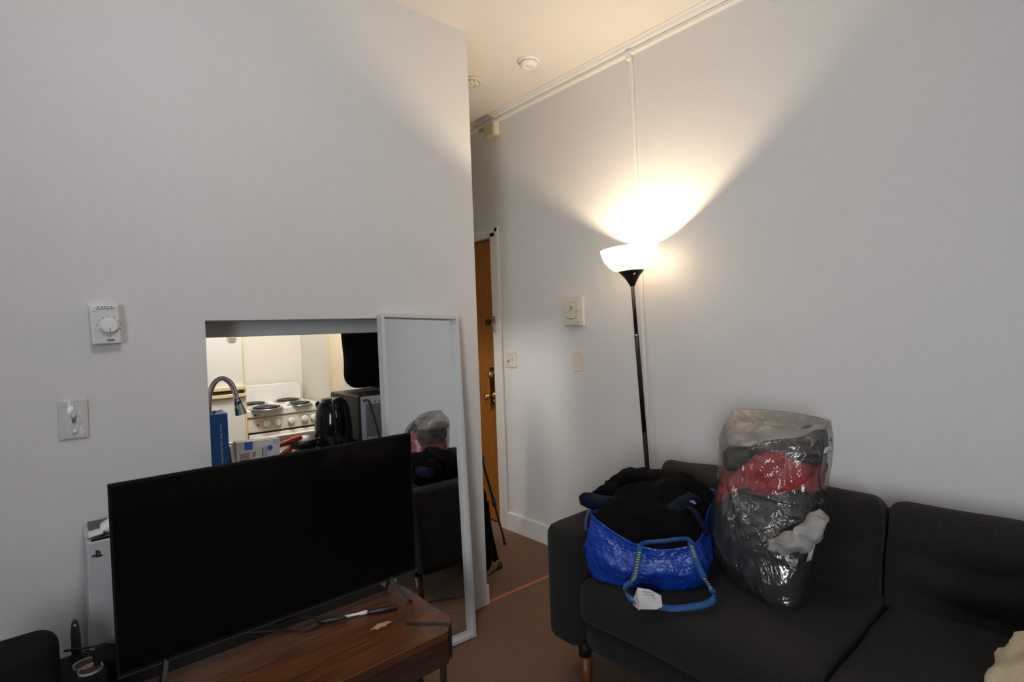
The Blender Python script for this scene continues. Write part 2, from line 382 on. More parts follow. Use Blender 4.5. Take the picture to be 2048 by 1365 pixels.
struct('wall_side', bm, M['wall'])
bm = bmesh.new()
for a in (WY0, WY1-.05): box(bm, -2.38, -2.34, a, a+.05, WZ0, WZ1)
for a in (WZ0, (WZ0+WZ1)/2, WZ1-.05): box(bm, -2.38, -2.34, WY0, WY1, a, a+.05)
struct('window_1', bm, M['trim'])
struct('wall_far', B(-2.4, 2.6, 4.5, 4.6, 0, CZ), M['kitchen_wall'])
# alcove round the stove: back wall and wing with almond end panel
struct('wall_kitchen', B(-.4, 1.53, 4.32, 4.44, 0, CZ), M['kitchen_wall'])
struct('wall_alcove', B(1.53, 1.652, 3.76, 4.5, 0, CZ), M['kitchen_wall'])
bm = bmesh.new(); box(bm, 1.625, 1.645, YB, 2.60, 0, CZ); box(bm, 1.625, 1.645, 3.50, 3.74, 0, CZ); box(bm, 1.625, 1.645, 2.60, 3.50, 2.05, CZ)
struct('wall_added_baffle', bm, M['wall'])  # added thin screen wall, keeps kitchen light off the upper passage
struct('trim_1', B(1.53, 1.652, 3.74, 3.76, 0, CZ), M['cream_wall'])
struct('trim_2', B(1.527, 1.533, 3.735, 3.775, 0, CZ), M['cream_trim'])
struct('trim_3', B(1.652, 1.668, 3.735, 3.775, 0, CZ), M['brown'])
# crown moulding on the right wall
prof = [(2.403, CZ), (2.362, CZ), (2.362, 2.874), (2.368, 2.868), (2.372, 2.856), (2.380, 2.846), (2.386, 2.842), (2.386, 2.838), (2.381, 2.836), (2.381, 2.822), (2.385, 2.818), (2.403, 2.818)]
bm = bmesh.new(); prism(bm, prof, 1, -2.08, 4.5)
struct('trim_4', bm, M['trim'])
# baseboards
bm = bmesh.new(); prism(bm, [(2.403, 0), (2.388, 0), (2.388, .118), (2.391, .125), (2.403, .125)], 1, -2.08, 2.875)
struct('baseboard_right', bm, M['trim'])
bm = bmesh.new(); box(bm, 1.645, 1.660, YL, YB, 0, .098)
struct('baseboard_left', bm, M['trim'], bevel=.002)
struct('baseboard_back', B(-2.3, 2.4, -2.08, -2.065, 0, .12), M['trim'])
# threshold strip let into the carpet
bm = bmesh.new(); prism(bm, [(1.662, 2.162), (2.388, 2.140), (2.388, 2.160), (1.662, 2.187)], 2, -.01, .004)
struct('trim_5', bm, M['orange_wood'])
# door casing
bm = bmesh.new()
prism(bm, [(2.403, 2.866), (2.388, 2.866), (2.384, 2.872), (2.384, 2.9), (2.389, 2.906), (2.389, 2.955), (2.394, 2.962), (2.403, 2.966)], 2, 0, 2.11)
struct('trim_6', bm, M['trim'])
bm = bmesh.new(); prism(bm, [(2.403, 2.11), (2.388, 2.11), (2.384, 2.104), (2.384, 2.078), (2.389, 2.072), (2.389, 2.05), (2.403, 2.044)], 1, 2.867, 3.86)
struct('trim_7', bm, M['trim'])
bm = bmesh.new(); box(bm, XR-.012, XR, 3.78, 3.86, 0, 2.05); struct('trim_8', bm, M['trim'])

# the door
dr = struct('door_1', B(2.425, 2.465, 2.972, 3.778, .012, 2.035), M['door_wood'])
def dpart(name, bm, m, parent=dr, **k): return link(name, bm, m, parent, **k)
pl_ = dpart('lock_plate', B(2.419, 2.425, 2.985, 3.052, .862, 1.128), M['dark_brass'], bevel=.002)
bm = bmesh.new(); lathe(bm, [(0, .035), (.020, .034), (.023, .028), (.023, .012), (.027, .006), (.028, 0), (0, 0)], (2.419, 3.018, 1.076), (-1, 0, 0), 24)
dpart('thumb_turn', bm, M['brass'], smooth=True)
bm = bmesh.new(); lathe(bm, [(.012, 0), (.012, .022), (.022, .030), (.027, .042), (.024, .056), (.012, .062), (0, .063)], (2.419, 3.035, .918), (-1, 0, 0), 24)
dpart('door_knob', bm, M['brass'], smooth=True)
bm = bmesh.new(); lathe(bm, [(.020, 0), (.020, .010), (.012, .016), (0, .018)], (2.419, 3.004, .930), (-1, 0, 0), 20); lathe(bm, [(.012, 0), (.010, .010), (0, .012)], (2.419, 3.004, .888), (-1, 0, 0), 16)
dpart('keyhole_rosette', bm, M['brass'], smooth=True)
dpart('latch_edge', B(2.405, 2.4255, 2.974, 2.986, .85, 1.13), M['brass'], bevel=.001)
for zz in (.872, 1.118):
    bm = bmesh.new(); lathe(bm, [(.004, 0), (.004, .002), (0, .003)], (2.419, 3.042, zz), (-1, 0, 0), 10); dpart('screw', bm, M['brass'])
bm = bmesh.new(); box(bm, 2.417, 2.425, 3.0, 3.075, 1.435, 1.475); box(bm, 2.412, 2.418, 3.008, 3.066, 1.449, 1.461)
dpart('chain_track', bm, M['dark_brass'], bevel=.001)
ch = empty('door_chain', (2.385, 2.945, 1.38), 'small steel chain guard hanging on the white door casing', 'chain')
bm = bmesh.new(); box(bm, 2.376, 2.384, 2.925, 2.95, 1.445, 1.495); link('chain_plate', bm, M['steel'], ch, bevel=.001)
for k in range(7):
    t = k/6; y = 2.955-.02*math.sin(t*PI)-.012*t; z = 1.475-.085*math.sin(t*PI*.8); bm = bmesh.new()
    cpt = Vector((2.376-.006*(k % 2), y+.006*math.cos(k*2.1), z)); a = Vector((0, math.cos(k*1.3), math.sin(k*1.3))); b = Vector((.3+.7*(k % 2), .2, .6)).normalized()
    tube(bm, [cpt+.008*(math.cos(q*PI/4)*a+.6*math.sin(q*PI/4)*b) for q in range(9)], .0018, 6, cap=False); link('chain_link', bm, M['steel'], ch, smooth=True)

# cable raceway up the right wall
rw = empty('cable_raceway', (2.40, 1.70, .3), 'slim white cable raceway running up the right wall behind the lamp', 'cable cover')
bm = bmesh.new(); tilt = Matrix.Rotation(math.radians(-1.0), 4, 'X')
v = box(bm, 2.392, 2.403, 1.687, 1.707, .25, 2.79)
for q in v: q.co.y += (q.co.z-1.0)*.017-.002
link('channel', bm, M['trim'], rw, bevel=.003)
bm = bmesh.new(); box(bm, 2.374, 2.403, 1.716, 1.745, 2.79, 2.835); link('end_cap', bm, M['trim'], rw, bevel=.004)

# ------------------------------------------------------------ fixtures on walls and ceiling
def plate_x(name, label, y0, y1, z0, z1, toggles, mt, cat='switch'):
    e = empty(name, (XR, (y0+y1)/2, (z0+z1)/2), label, cat)
    link('cover_plate', B(XR-.006, XR, y0, y1, z0, z1), mt, e, bevel=.004, bseg=3)
    for i in range(toggles):
        yy = (y0+y1)/2+(i-(toggles-1)/2)*.046; zz = (z0+z1)/2
        bm = bmesh.new(); prism(bm, [(XR-.006, zz-.012), (XR-.019, zz+(.010 if i == 0 else -.012)), (XR-.015, zz+(.016 if i == 0 else -.018)), (XR-.006, zz+.012)], 1, yy-.005, yy+.005)
        link('toggle', bm, M['plastic_white'], e, bevel=.001)
        for dz in (-.03, .03):
            bm = bmesh.new(); lathe(bm, [(.003, 0), (.003, .0015), (0, .002)], (XR-.006, yy, zz+dz), (-1, 0, 0), 8); link('screw', bm, mt, e)
    return e
plate_x('light_switch', 'ivory double toggle switch plate on the right wall beside the door casing', 2.731, 2.842, 1.135, 1.249, 2, M['ivory'])
plate_x('light_switch', 'single toggle switch plate on the right wall under the intercom', 2.136, 2.212, 1.131, 1.249, 1, M['ivory'])
# intercom
e = empty('intercom', (XR, 2.18, 1.40), 'beige metal intercom with three slots and three push buttons on the right wall', 'intercom')
link('back_box', B(XR-.012, XR, 2.112, 2.235, 1.400, 1.576), M['plastic_white'], e, bevel=.002)
link('cover', B(XR-.045, XR-.012, 2.122, 2.240, 1.404, 1.574), M['nickel'], e, bevel=.004)
for k in range(3): link('speaker_slot', B(XR-.0465, XR-.044, 2.166, 2.192, 1.496+k*.0095, 1.4985+k*.0095), M['print_dark'], e)
for k in range(3):
    bm = bmesh.new(); lathe(bm, [(.0078, 0), (.0078, .005), (.006, .007), (0, .0072)], (XR-.045, 2.1635+k*.0165, 1.450), (-1, 0, 0), 16); link('button', bm, M['chrome'], e, smooth=True)
for y, z in ((2.225, 1.487), (2.137, 1.487), (2.214, 1.450), (2.146, 1.450)):
    bm = bmesh.new(); lathe(bm, [(.0032, 0), (.0032, .001), (0, .0012)], (XR-.045, y, z), (-1, 0, 0), 8); link('screw', bm, M['print_dark'], e)
# ceiling corner box
e = empty('alarm_box', (XR, 2.88, 2.72), 'small tan alarm box under the crown moulding above the door', 'alarm box')
link('housing', B(2.352, XR, 2.825, 2.935, 2.722, 2.818), M['almond'], e, bevel=.003)
link('side_cover', B(2.358, 2.40, 2.819, 2.826, 2.726, 2.814), M['ivory'], e, bevel=.002)
link('front_lip', B(2.348, 2.353, 2.831, 2.929, 2.725, 2.815), M['almond'], e, bevel=.002)
# detectors
def detector(name, label, c, r, h, m, dark=True):
    e = empty(name, (c[0], c[1], CZ), label, 'detector')
    bm = bmesh.new(); lathe(bm, [(r, 0), (r, .006), (r*.86, .012), (r*.84, .013)], (c[0], c[1], CZ), (0, 0, -1), 40, close=True); link('base_ring', bm, m, e, smooth=True)
    bm = bmesh.new(); lathe(bm, [(r*.80, .012), (r*.80, .0165)], (c[0], c[1], CZ), (0, 0, -1), 40, close=True); link('sensor_gap', bm, M['print_dark'] if dark else M['almond'], e)
    bm = bmesh.new(); lathe(bm, [(r*.80, .0165), (r*.78, .017), (r*.76, h*.75), (r*.62, h), (r*.3, h), (r*.28, h-.002), (0, h-.002)], (c[0], c[1], CZ), (0, 0, -1), 40); link('cap', bm, m, e, smooth=True)
    bm = bmesh.new(); lathe(bm, [(.012, h-.001), (.011, h+.002), (0, h+.0025)], (c[0]-.008, c[1]-.012, CZ), (0, 0, -1), 16); link('test_button', bm, m, e, smooth=True)
    bm = bmesh.new(); lathe(bm, [(.003, h-.001), (.003, h+.001), (0, h+.0012)], (c[0]-.02, c[1]+.012, CZ), (0, 0, -1), 8); link('indicator', bm, M['print_grey'], e)
    return e
detector('smoke_detector', 'white round smoke detector on the ceiling, the nearer of the two', (2.088, 2.185), .062, .036, M['plastic_white'])
e = detector('smoke_detector', 'yellowed round detector on the ceiling beside the wall corner', (1.975, 2.555), .055, .032, M['ivory'], False)
for k in range(10):
    a = 2*PI*k/10; p = Vector((1.975, 2.555, CZ)); bm = bmesh.new()
    box(bm, .040, .046, -.004, .004, -.028, -.012, T(*p) @ Matrix.Rotation(a, 4, 'Z')); link('vent_rib', bm, M['almond'], e)
# left wall thermostat
e = empty('thermostat', (.15, YL, 1.39), 'white dial thermostat on the left wall above the light switch', 'thermostat')
R3 = T(.149, YL, 1.4545) @ Matrix.Rotation(math.radians(-1.8), 4, 'Y')
def tpart(name, x0, x1, z0, z1, y0, y1, m, **k):
    return link(name, B(x0, x1, y0, y1, z0, z1, mtx=R3), m, e, **k)
tpart('back_plate', -.040, .038, -.062, .066, -.008, 0, M['plastic_grey'])
tpart('cover', -.0375, .0365, -.0635, .0605, -.030, -.008, M['plastic_grey'], bevel=.004)
tpart('slider_slot', -.022, .026, .046, .0485, -.0306, -.0295, M['print_grey'])
tpart('slider', -.034, -.020, .0415, .0455, -.0325, -.0295, M['plastic_white'], bevel=.001)
bm = bmesh.new(); lathe(bm, [(.0225, 0), (.0225, .010), (.0205, .014), (0, .0142)], (.0085, -.030, -.007), (0, -1, 0), 36); bmesh.ops.transform(bm, matrix=R3, verts=bm.verts)
dl = link('dial', bm, M['plastic_white'], e, smooth=False, bevel=.001)
link('pointer', B(.0077, .0093, -.0448, -.0440, -.0285, -.014, mtx=R3), M['print_dark'], dl)
for k in range(9):
    a = math.radians(-20+k*27.5); r0 = .0285; bm = bmesh.new()
    box(bm, -.0012, .0012, -.0305, -.0299, r0, r0+(.004 if k % 2 else .0025), R3 @ T(.0085, 0, -.007) @ Matrix.Rotation(math.radians(-110)+math.radians(27.5*k), 4, 'Y')); link('dial_mark', bm, M['print_grey'], e)
for k, q in enumerate((-.016, -.005, .001, .008, .018)):
    tpart('scale_mark', q-.0016, q+.0016, .0515, .0560, -.0304, -.0299, M['print_grey'])
tpart('maker_badge', 0, .019, -.056, -.049, -.0304, -.0299, M['print_grey'])
tpart('arrow_mark', .0075, .0095, -.042, -.036, -.0304, -.0299, M['print_grey'])
# switch with film-wrapped plate
e = empty('light_switch', (.06, YL, 1.10), 'white single switch plate under clear wrap on the left wall', 'switch')
bm = bmesh.new(); box(bm, .0235, .0945, YL-.006, YL, 1.1, 1.22); link('cover_plate', bm, M['plastic_white'], e, bevel=.004, bseg=3)
bm = bmesh.new(); box(bm, .054, .064, YL-.008, YL-.005, 1.150, 1.175); link('switch_slot', bm, M['print_grey'], e)
bm = bmesh.new(); prism(bm, [(YL-.006, 1.172), (YL-.019, 1.176), (YL-.019, 1.170), (YL-.006, 1.160)], 0, .0553, .0627); link('toggle', bm, M['plastic_white'], e, bevel=.001)
bm = bmesh.new(); tube(bm, [(.060, YL-.0065, 1.130), (.0605, YL-.0075, 1.124), (.0605, YL-.0065, 1.118)], [.002, .005, .006], 10); link('screw_cap', bm, M['plastic_white'], e, smooth=True)
bm = bmesh.new(); N = 14
g = [[bm.verts.new((.0215+.076*i/N, YL-.0075-.0025*noise.noise(Vector((i*.35, j*.35, 2))), 1.098+.124*j/N)) for j in range(N+1)] for i in range(N+1)]
for i in range(N):
    for j in range(N): bm.faces.new((g[i][j], g[i+1][j], g[i+1][j+1], g[i][j+1]))
link('clear_wrap', bm, M['film'], e, smooth=True)
# small nail
# ------------------------------------------------------------ kitchen
e = empty('upper_cabinet', (.8, YB+.18, 1.403), 'white upper cabinet hanging in the hatch, only its plain back showing', 'cabinet')
link('carcass', B(.05, 1.60, YB+.012, YB+.30, 1.403, 2.25), M['wall'], e, bevel=.002)
for k in range(3):
    x = .06+k*.513; d_ = link('door', B(x, x+.505, YB+.30, YB+.318, 1.41, 2.24), M['kitchen_wall'], e, bevel=.002)
    link('handle', B(x+.02, x+.485, YB+.318, YB+.33, 1.41, 1.43), M['cream_trim'], d_, bevel=.002)
# worktop with sink
e = empty('kitchen_counter', (.8, YB+.25, 0), 'dark kitchen worktop with cream edge behind the wall hatch', 'counter')
bm = bmesh.new(); box(bm, .05, .50, YB+.003, 2.84, .83, .868); box(bm, .92, 1.62, YB+.003, 2.84, .83, .868); box(bm, .50, .92, YB+.003, 2.52, .83, .868); box(bm, .50, .92, 2.79, 2.84, .83, .868)
link('worktop', bm, M['laminate'], e)
link('edge_strip', B(.05, 1.62, 2.84, 2.86, .825, .898), M['cream_wall'], e, bevel=.004)
link('base_unit', B(.07, 1.60, YB+.003, 2.80, 0, .83), M['kitchen_wall'], e)
bm = bmesh.new(); box(bm, .50, .92, 2.52, 2.79, .70, .705); box(bm, .50, .505, 2.52, 2.79, .70, .872); box(bm, .915, .92, 2.52, 2.79, .70, .872); box(bm, .50, .92, 2.52, 2.525, .70, .872); box(bm, .50, .92, 2.785, 2.79, .70, .872)
link('sink_basin', bm, M['steel'], e)
# fridge
FY = 3.80
e = empty('refrigerator', (.66, 4.1, 0), 'white refrigerator with almond handle strips seen through the hatch', 'refrigerator')
link('body', B(.34, .975, FY+.045, 4.30, .03, 1.75), M['fridge'], e, bevel=.006)
zs = 1.062
d1 = link('freezer_door', B(.335, .972, FY, FY+.042, zs+.004, 1.745), M['fridge'], e, bevel=.006, bseg=3)
d2 = link('fridge_door', B(.335, .972, FY, FY+.042, .06, zs-.043), M['fridge'], e, bevel=.006, bseg=3)
link('handle_strip', B(.335, .978, FY-.022, FY, zs+.006, zs+.030), M['cream_trim'], d1, bevel=.003)
link('handle_strip', B(.335, .978, FY-.022, FY, zs-.040, zs-.018), M['cream_trim'], d2, bevel=.003)
link('handle_recess', B(.335, .93, FY-.004, FY+.04, zs-.018, zs-.004), M['brown'], e)
link('edge_trim', B(.969, .981, FY-.004, FY+.05, .06, 1.745), M['cream_trim'], e, bevel=.002)
ep = at(464, 677, 1, FY-.004)
bm = bmesh.new(); lathe(bm, [(.030, 0), (.030, .003), (.026, .004), (0, .004)], (ep.x, FY, ep.z), (0, -1, 0), 28); bd = link('round_badge', bm, M['almond'], d1)
for k in range(4): link('badge_line', B(ep.x-.02+.002*k, ep.x+.02-.002*k, FY-.0052, FY-.0042, ep.z-.006*k-.003, ep.z-.006*k-.001), M['print_grey'], bd)
# stove
SX0, SX1, SY0, SY1 = .985, 1.497, 3.825, 4.29
e = empty('electric_stove', ((SX0+SX1)/2, 4.05, 0), 'white four coil electric stove with front knobs seen through the hatch', 'stove')
link('body', B(SX0+.008, SX1-.004, SY0+.03, SY1, .03, .868), M['enamel'], e, bevel=.004)
link('cooktop', B(SX0, SX1, SY0, SY1, .868, .92), M['enamel'], e, bevel=.010, bseg=4)
bm = bmesh.new(); prism(bm, [(SY0+.012, .862), (SY0+.004, .775), (SY0+.012, .768), (SY0+.06, .768), (SY0+.06, .862)], 0, SX0+.006, SX1-.002)
cp = link('control_panel', bm, M['enamel_cream'], e, bevel=.004)
link('oven_gap', B(SX0+.012, SX1-.006, SY0+.018, SY0+.04, .756, .768), M['black'], e)
od = link('oven_door', B(SX0+.010, SX1-.004, SY0+.008, SY0+.05, .20, .756), M['enamel'], e, bevel=.006)
link('oven_window', B(SX0+.06, SX1-.05, SY0+.004, SY0+.010, .36, .675), M['oven_glass'], od, bevel=.003)
link('door_handle', B(SX0+.03, SX1-.02, SY0-.022, SY0+.010, .715, .735), M['enamel'], od, bevel=.006, bseg=3)
link('drawer', B(SX0+.010, SX1-.004, SY0+.010, SY0+.05, .05, .19), M['enamel'], e, bevel=.006)
bm = bmesh.new(); pts = []
for a in range(9): t = a/8*PI/2; pts.append((SX1-.012-.05+.05*math.sin(t), 1.0-.0+.05*math.cos(t)))
prism(bm, [(SX0+.004, .92), (SX1-.004, .92)]+[(p[0]+.008, p[1]-.0) for p in pts[::-1]]+[(SX0+.05, 1.05), (SX0+.004, 1.0)], 1, SY1-.035, SY1-.005)
link('backguard', bm, M['enamel'], e, bevel=.003)
def burner(px, py, R, n):
    c = at(px, py, 2, .923); cx, cy = c.x, c.y
    bm = bmesh.new(); lathe(bm, [(R*1.22, .0), (R*1.22, .003), (R*1.12, .004), (R*1.05, -.001), (R*.4, -.002), (0, -.002)], (cx, cy, .920), (0, 0, 1), 36); dp = link('drip_pan', bm, M['steel'], e, smooth=True)
    bm = bmesh.new(); P = []
    tot = n*2*PI
    for k in range(int(n*28)+1):
        t = k/(n*28); a = t*tot; rr = R*(.25+.72*t); P.append((cx+rr*math.cos(a), cy+rr*math.sin(a), .931))
    tube(bm, P, .0062, 8); link('heating_coil', bm, M['coil'], e, smooth=True)
    for k in range(3):
        a = k*2*PI/3+.4; bm = bmesh.new(); box(bm, 0, R*1.02, -.002, .002, -.006, .002, T(cx, cy, .926) @ Matrix.Rotation(a, 4, 'Z')); link('coil_support', bm, M['steel'], dp)
burner(532, 816.5, .088, 4); burner(600, 808, .070, 3.4); burner(510, 809, .070, 3.4); burner(575, 801.5, .080, 4)
for (px, py) in ((533.5, 848), (555, 845), (583, 841.5), (609.5, 837.5), (628, 835)):
    c = at(px, py, 1, SY0-.004); bm = bmesh.new()
    lathe(bm, [(.024, -.006), (.024, .004), (.0215, .012), (.018, .016), (0, .0165)], c, (0, -1, .08), 28); kb = link('knob', bm, M['enamel'], e, smooth=True)
    bm = bmesh.new(); box(bm, -.0045, .0045, -.026, -.010, -.020, .021, T(*c)); link('knob_grip', bm, M['enamel'], kb, bevel=.003, bseg=3)
    link('tick_mark', B(c.x-.002, c.x+.002, SY0+.007, SY0+.0095, c.z+.028, c.z+.032), M['print_grey'], e)
c = at(516.2, 851, 1, SY0+.002); bm = bmesh.new(); lathe(bm, [(.008, -.004), (.008, .002), (.005, .005), (0, .006)], c, (0, -1, 0), 16); link('indicator_lamp', bm, M['print_red'], e, smooth=True)
for k in range(7): link('panel_line', B(SX0+.03, SX1-.02, SY0+.0035+.001*k, SY0+.012, .785+k*.010, .7862+k*.010), M['enamel'], cp)
fa = at(508, 829, 1, SY0-.0005); fb = at(519, 836.5, 1, SY0-.0005)
fl = link('flag_sticker', B(fa.x, fb.x, SY0-.0012, SY0+.0005, fb.z, fa.z), M['print_white'], e)
for k in range(4):
    z = fb.z+(fa.z-fb.z)*(k+.1)/4; link('red_stripe', B(fa.x, fb.x, SY0-.0018, SY0-.001, z, z+(fa.z-fb.z)/9), M['print_red'], fl)
link('blue_canton', B(fa.x, fa.x+(fb.x-fa.x)*.42, SY0-.0022, SY0-.001, fb.z+(fa.z-fb.z)*.5, fa.z), M['print_blue'], fl)
# kitchen ceiling lamp
kl = empty('unseen_ceiling_lamp', (.95, 3.02, 2.80), 'round kitchen ceiling lamp, out of sight behind the left wall', 'lamp')
bm = bmesh.new(); lathe(bm, [(.16, 0), (.16, .02), (.155, .03)], (.95, 3.02, CZ), (0, 0, -1), 32, close=True); link('rim', bm, M['plastic_white'], kl)
M['dome'] = mat('lit dome glass', (.9, .9, .85), .3, emit=((1, .90, .74), 6.0))
bm = bmesh.new(); lathe(bm, [(.145, .03), (.14, .05), (.10, .075), (0, .09)], (.95, 3.02, CZ), (0, 0, -1), 32); link('dome', bm, M['dome'], kl, smooth=True)
point('kitchen_light', (.95, 2.98, 2.68), KITCHEN_W, (1.0, .95, .88), .12)

rl = empty('unseen_ceiling_lamp', (.2, .9, 2.80), 'unseen round lamp added on the living room ceiling to brighten the upper walls', 'lamp')  # added fixture around the fill light, outside the frame
bm = bmesh.new(); lathe(bm, [(.15, 0), (.15, .02), (.145, .03)], (.2, .9, CZ), (0, 0, -1), 32, close=True); link('rim', bm, M['plastic_white'], rl)
bm = bmesh.new(); lathe(bm, [(.135, .03), (.13, .05), (.09, .07), (0, .08)], (.2, .9, CZ), (0, 0, -1), 32); link('dome', bm, M['dome'], rl, smooth=True)
# faucet
e = empty('faucet', (.50, 2.50, .868), 'chrome gooseneck faucet arching over the sink in the hatch', 'faucet')
fy = 2.50
path = [at(417.5, y_, 1, fy) for y_ in (880, 840, 805)]+[at(421, 782, 1, fy), at(430, 765, 1, fy), at(443, 757.5, 1, fy), at(456, 762, 1, fy), at(465, 773, 1, fy), at(470.5, 787, 1, fy), at(473, 797, 1, fy)]
path[0].z = .868
bm = bmesh.new(); tube(bm, catmull(path, 8), .0112, 16); link('spout', bm, M['chrome'], e, smooth=True)
bm = bmesh.new(); a, b = at(473, 795, 1, fy), at(482, 829, 1, fy); dv = b-a
tube(bm, [a, a+dv*.06, a+dv*.07, a+dv*.5, a+dv*.97, b], [.0135, .014, .0125, .0175, .0235, .0235], 20); link('spray_head', bm, M['chrome'], e, smooth=True)
bm = bmesh.new(); lathe(bm, [(.026, 0), (.026, .004), (.018, .02), (.016, .05)], (path[0].x, fy, .868), (0, 0, 1), 24, close=True); link('base', bm, M['chrome'], e, smooth=True)
# blue carton
x0, x1 = at(419.5, 828, 1, 2.44).x, at(455, 828, 1, 2.44).x
e = empty('blue_carton', (x0, 2.47, .868), 'tall blue carton with white slogan standing at the left edge of the hatch', 'box')
ht = at(440, 829, 1, 2.44).z
link('carton', B(x0, x1, 2.44, 2.55, .868, ht), M['blue_box'], e, bevel=.0015)
bm = bmesh.new(); quad(bm, (x0, 2.55, ht), (x1, 2.55, ht), (x1-.004, 2.50, ht+.010), (x0+.008, 2.50, ht+.006)); quad(bm, (x0, 2.44, ht), (x1, 2.44, ht), (x1-.01, 2.475, ht+.008), (x0+.01, 2.475, ht+.012))
link('flap', bm, M['blue_box'], e, solid=.001)
bm = bmesh.new(); quad(bm, (x0+.002, 2.46, ht+.004), (x0+.028, 2.46, ht+.014), (x0+.03, 2.50, ht+.012), (x0+.004, 2.50, ht+.002)); link('inner_flap', bm, M['print_grey'], e, solid=.001)
tp_ = at(441, 848, 1, 2.44)
text('slogan', 'a planet starts with a single drop >', .0118, basis((tp_.x, 2.4395, tp_.z), (0, 0, 1), (-1, 0, 0), (0, -1, 0)), M['print_white'], e, 'RIGHT')
# white carton lying down
pa, pb = at(471, 882, 1, 2.43), at(558, 882, 1, 2.43)
e = empty('white_carton', (pa.x, 2.46, .868), 'white carton with barcode and blue square lying on the worktop', 'box')
wz = .868+.098
rot = T(pa.x, 2.43, .868) @ Matrix.Rotation(math.radians(-1.2), 4, 'Z') @ Matrix.Rotation(math.radians(2.2), 4, 'Y')
wl = (pb.x-pa.x)
def wq(name, x0, x1, z0, z1, m, d=.0006, par=None): return link(name, B(x0, x1, -d, .002, z0, z1, mtx=rot), m, par or e)
link('carton', B(0, wl, 0, .06, .002, .096, mtx=rot), M['white_box'], e, bevel=.001)
link('open_flap', B(-.012, .0, .01, .05, .002, .084, mtx=rot @ Matrix.Rotation(math.radians(-8), 4, 'Y')), M['white_box'], e)
wq('blue_square', .030, .062, .062, .094, M['print_blue']); wq('corner_mark', wl-.028, wl-.004, .074, .094, M['print_pale'])
for k in range(6): wq('barcode_bar', .012, .050, .018+k*.0058, .018+k*.0058+(.0018 if k % 2 else .0036), M['print_grey'])
for k in range(5): wq('small_print', .006+.0045*k, .008+.0045*k, .060, .092, M['print_circle'])
bm = bmesh.new(); lathe(bm, [(.027, 0), (.027, .0008), (0, .0008)], (.108, 0, .046), (0, -1, 0), 32); bmesh.ops.transform(bm, matrix=rot, verts=bm.verts); ci = link('pale_disc', bm, M['print_circle'], e)
bm = bmesh.new(); lathe(bm, [(.011, 0), (.011, .0012), (.0075, .0012), (.0075, .0011), (0, .0011)], (.130, 0, .060), (0, -1, 0), 24); bmesh.ops.transform(bm, matrix=rot, verts=bm.verts); link('blue_roundel', bm, M['print_blue'], e)
text('lettering', 'White', .016, rot @ basis((.113, -.0012, .046), (0, 0, -1), (1, 0, 0), (0, -1, 0)), M['print_grey'], ci)
wq('small_print', .098, .104, .028, .064, M['print_grey'], .0011)
text('count_lettering', '96', .022, rot @ basis((.068, -.0008, .040), (0, 0, 1), (-1, 0, 0), (0, -1, 0)), M['brown'], e)
# sponge between the boxes
p = at(459, 906, 1, 2.50)
bm = softbox((.022, .03, .017), .006, 6, mtx=T(p.x+.008, 2.52, .912)); link('sponge', bm, M['green'], label='green scouring sponge between the blue and the white carton', cat='sponge', smooth=True)
bm = softbox((.022, .032, .0135), .006, 6, mtx=T(p.x+.008, 2.52, .8815)); link('sponge', bm, M['red'], label='red sponge under the green one behind the hatch', cat='sponge', smooth=True)
# red spatula and orange utensil
e = empty('spatula', at(575, 900, 1, 2.52), 'red handled kitchen utensil leaning behind the white carton', 'utensil')
a, b = at(556, 893, 1, 2.52), at(603, 874.5, 1, 2.60); dv = b-a
bm = bmesh.new(); tube(bm, [a, a+dv*.1, a+dv*.5, a+dv*.85, a+dv*.97, b], [.006, .010, .0145, .0135, .010, .003], 14); link('handle', bm, M['red'], e, smooth=True)
bm = bmesh.new(); a2 = at(545, 897, 1, 2.50); tube(bm, [(a2.x-.10, 2.47, .89), a], [.004, .005], 8); link('shaft', bm, M['steel'], e, smooth=True)
a, b = at(556, 915, 1, 2.50), at(590, 893, 1, 2.56); dv = b-a
bm = bmesh.new(); tube(bm, [a, a+dv*.4, a+dv*.8, b], [.010, .013, .010, .003], 12); link('kitchen_peeler', bm, M['red_dark'], label='orange red plastic handle lying under the red utensil', cat='utensil', smooth=True)
c = at(612, 905, 1, 2.55); bm = bmesh.new(); lathe(bm, [(.05, 0), (.075, .015), (.082, .045), (.079, .045), (.072, .017), (0, .006)], (c.x, 2.58, .868), (0, 0, 1), 32)
link('dark_bowl', bm, M['black'], label='low black bowl beside the kettle behind the hatch', cat='bowl', smooth=True)
# kettle
kx = at(666, 850, 1, 2.46).x; ky = 2.455
e = empty('electric_kettle', (kx, ky, .868), 'glossy black electric kettle in front of the toaster oven', 'kettle')
bm = bmesh.new(); lathe(bm, [(.086, 0), (.088, .004), (.087, .018), (.078, .02)], (kx, ky, .868), (0, 0, 1), 40, close=True); link('power_base', bm, M['black'], e, smooth=True)
prf = [(.080, .022), (.084, .03), (.0845, .08), (.082, .13), (.074, .18), (.066, .208), (.060, .220), (.04, .228), (0, .230)]
bm = bmesh.new(); lathe(bm, prf, (kx, ky, .868), (0, 0, 1), 48)
link('jug', bm, M['black_gloss'], e, smooth=True)
bm = bmesh.new(); lathe(bm, [(.052, .222), (.048, .233), (.02, .236), (0, .236)], (kx, ky, .868), (0, 0, 1), 32); link('lid', bm, M['black'], e, smooth=True)
bm = bmesh.new(); hp = catmull([(kx-.012, ky-.045, 1.086), (kx-.020, ky-.078, 1.092), (kx-.026, ky-.102, 1.066), (kx-.026, ky-.110, 1.0), (kx-.022, ky-.102, .93), (kx-.014, ky-.078, .900)], 6)
tube(bm, hp, .0155, 12); link('handle', bm, M['black_gloss'], e, smooth=True)
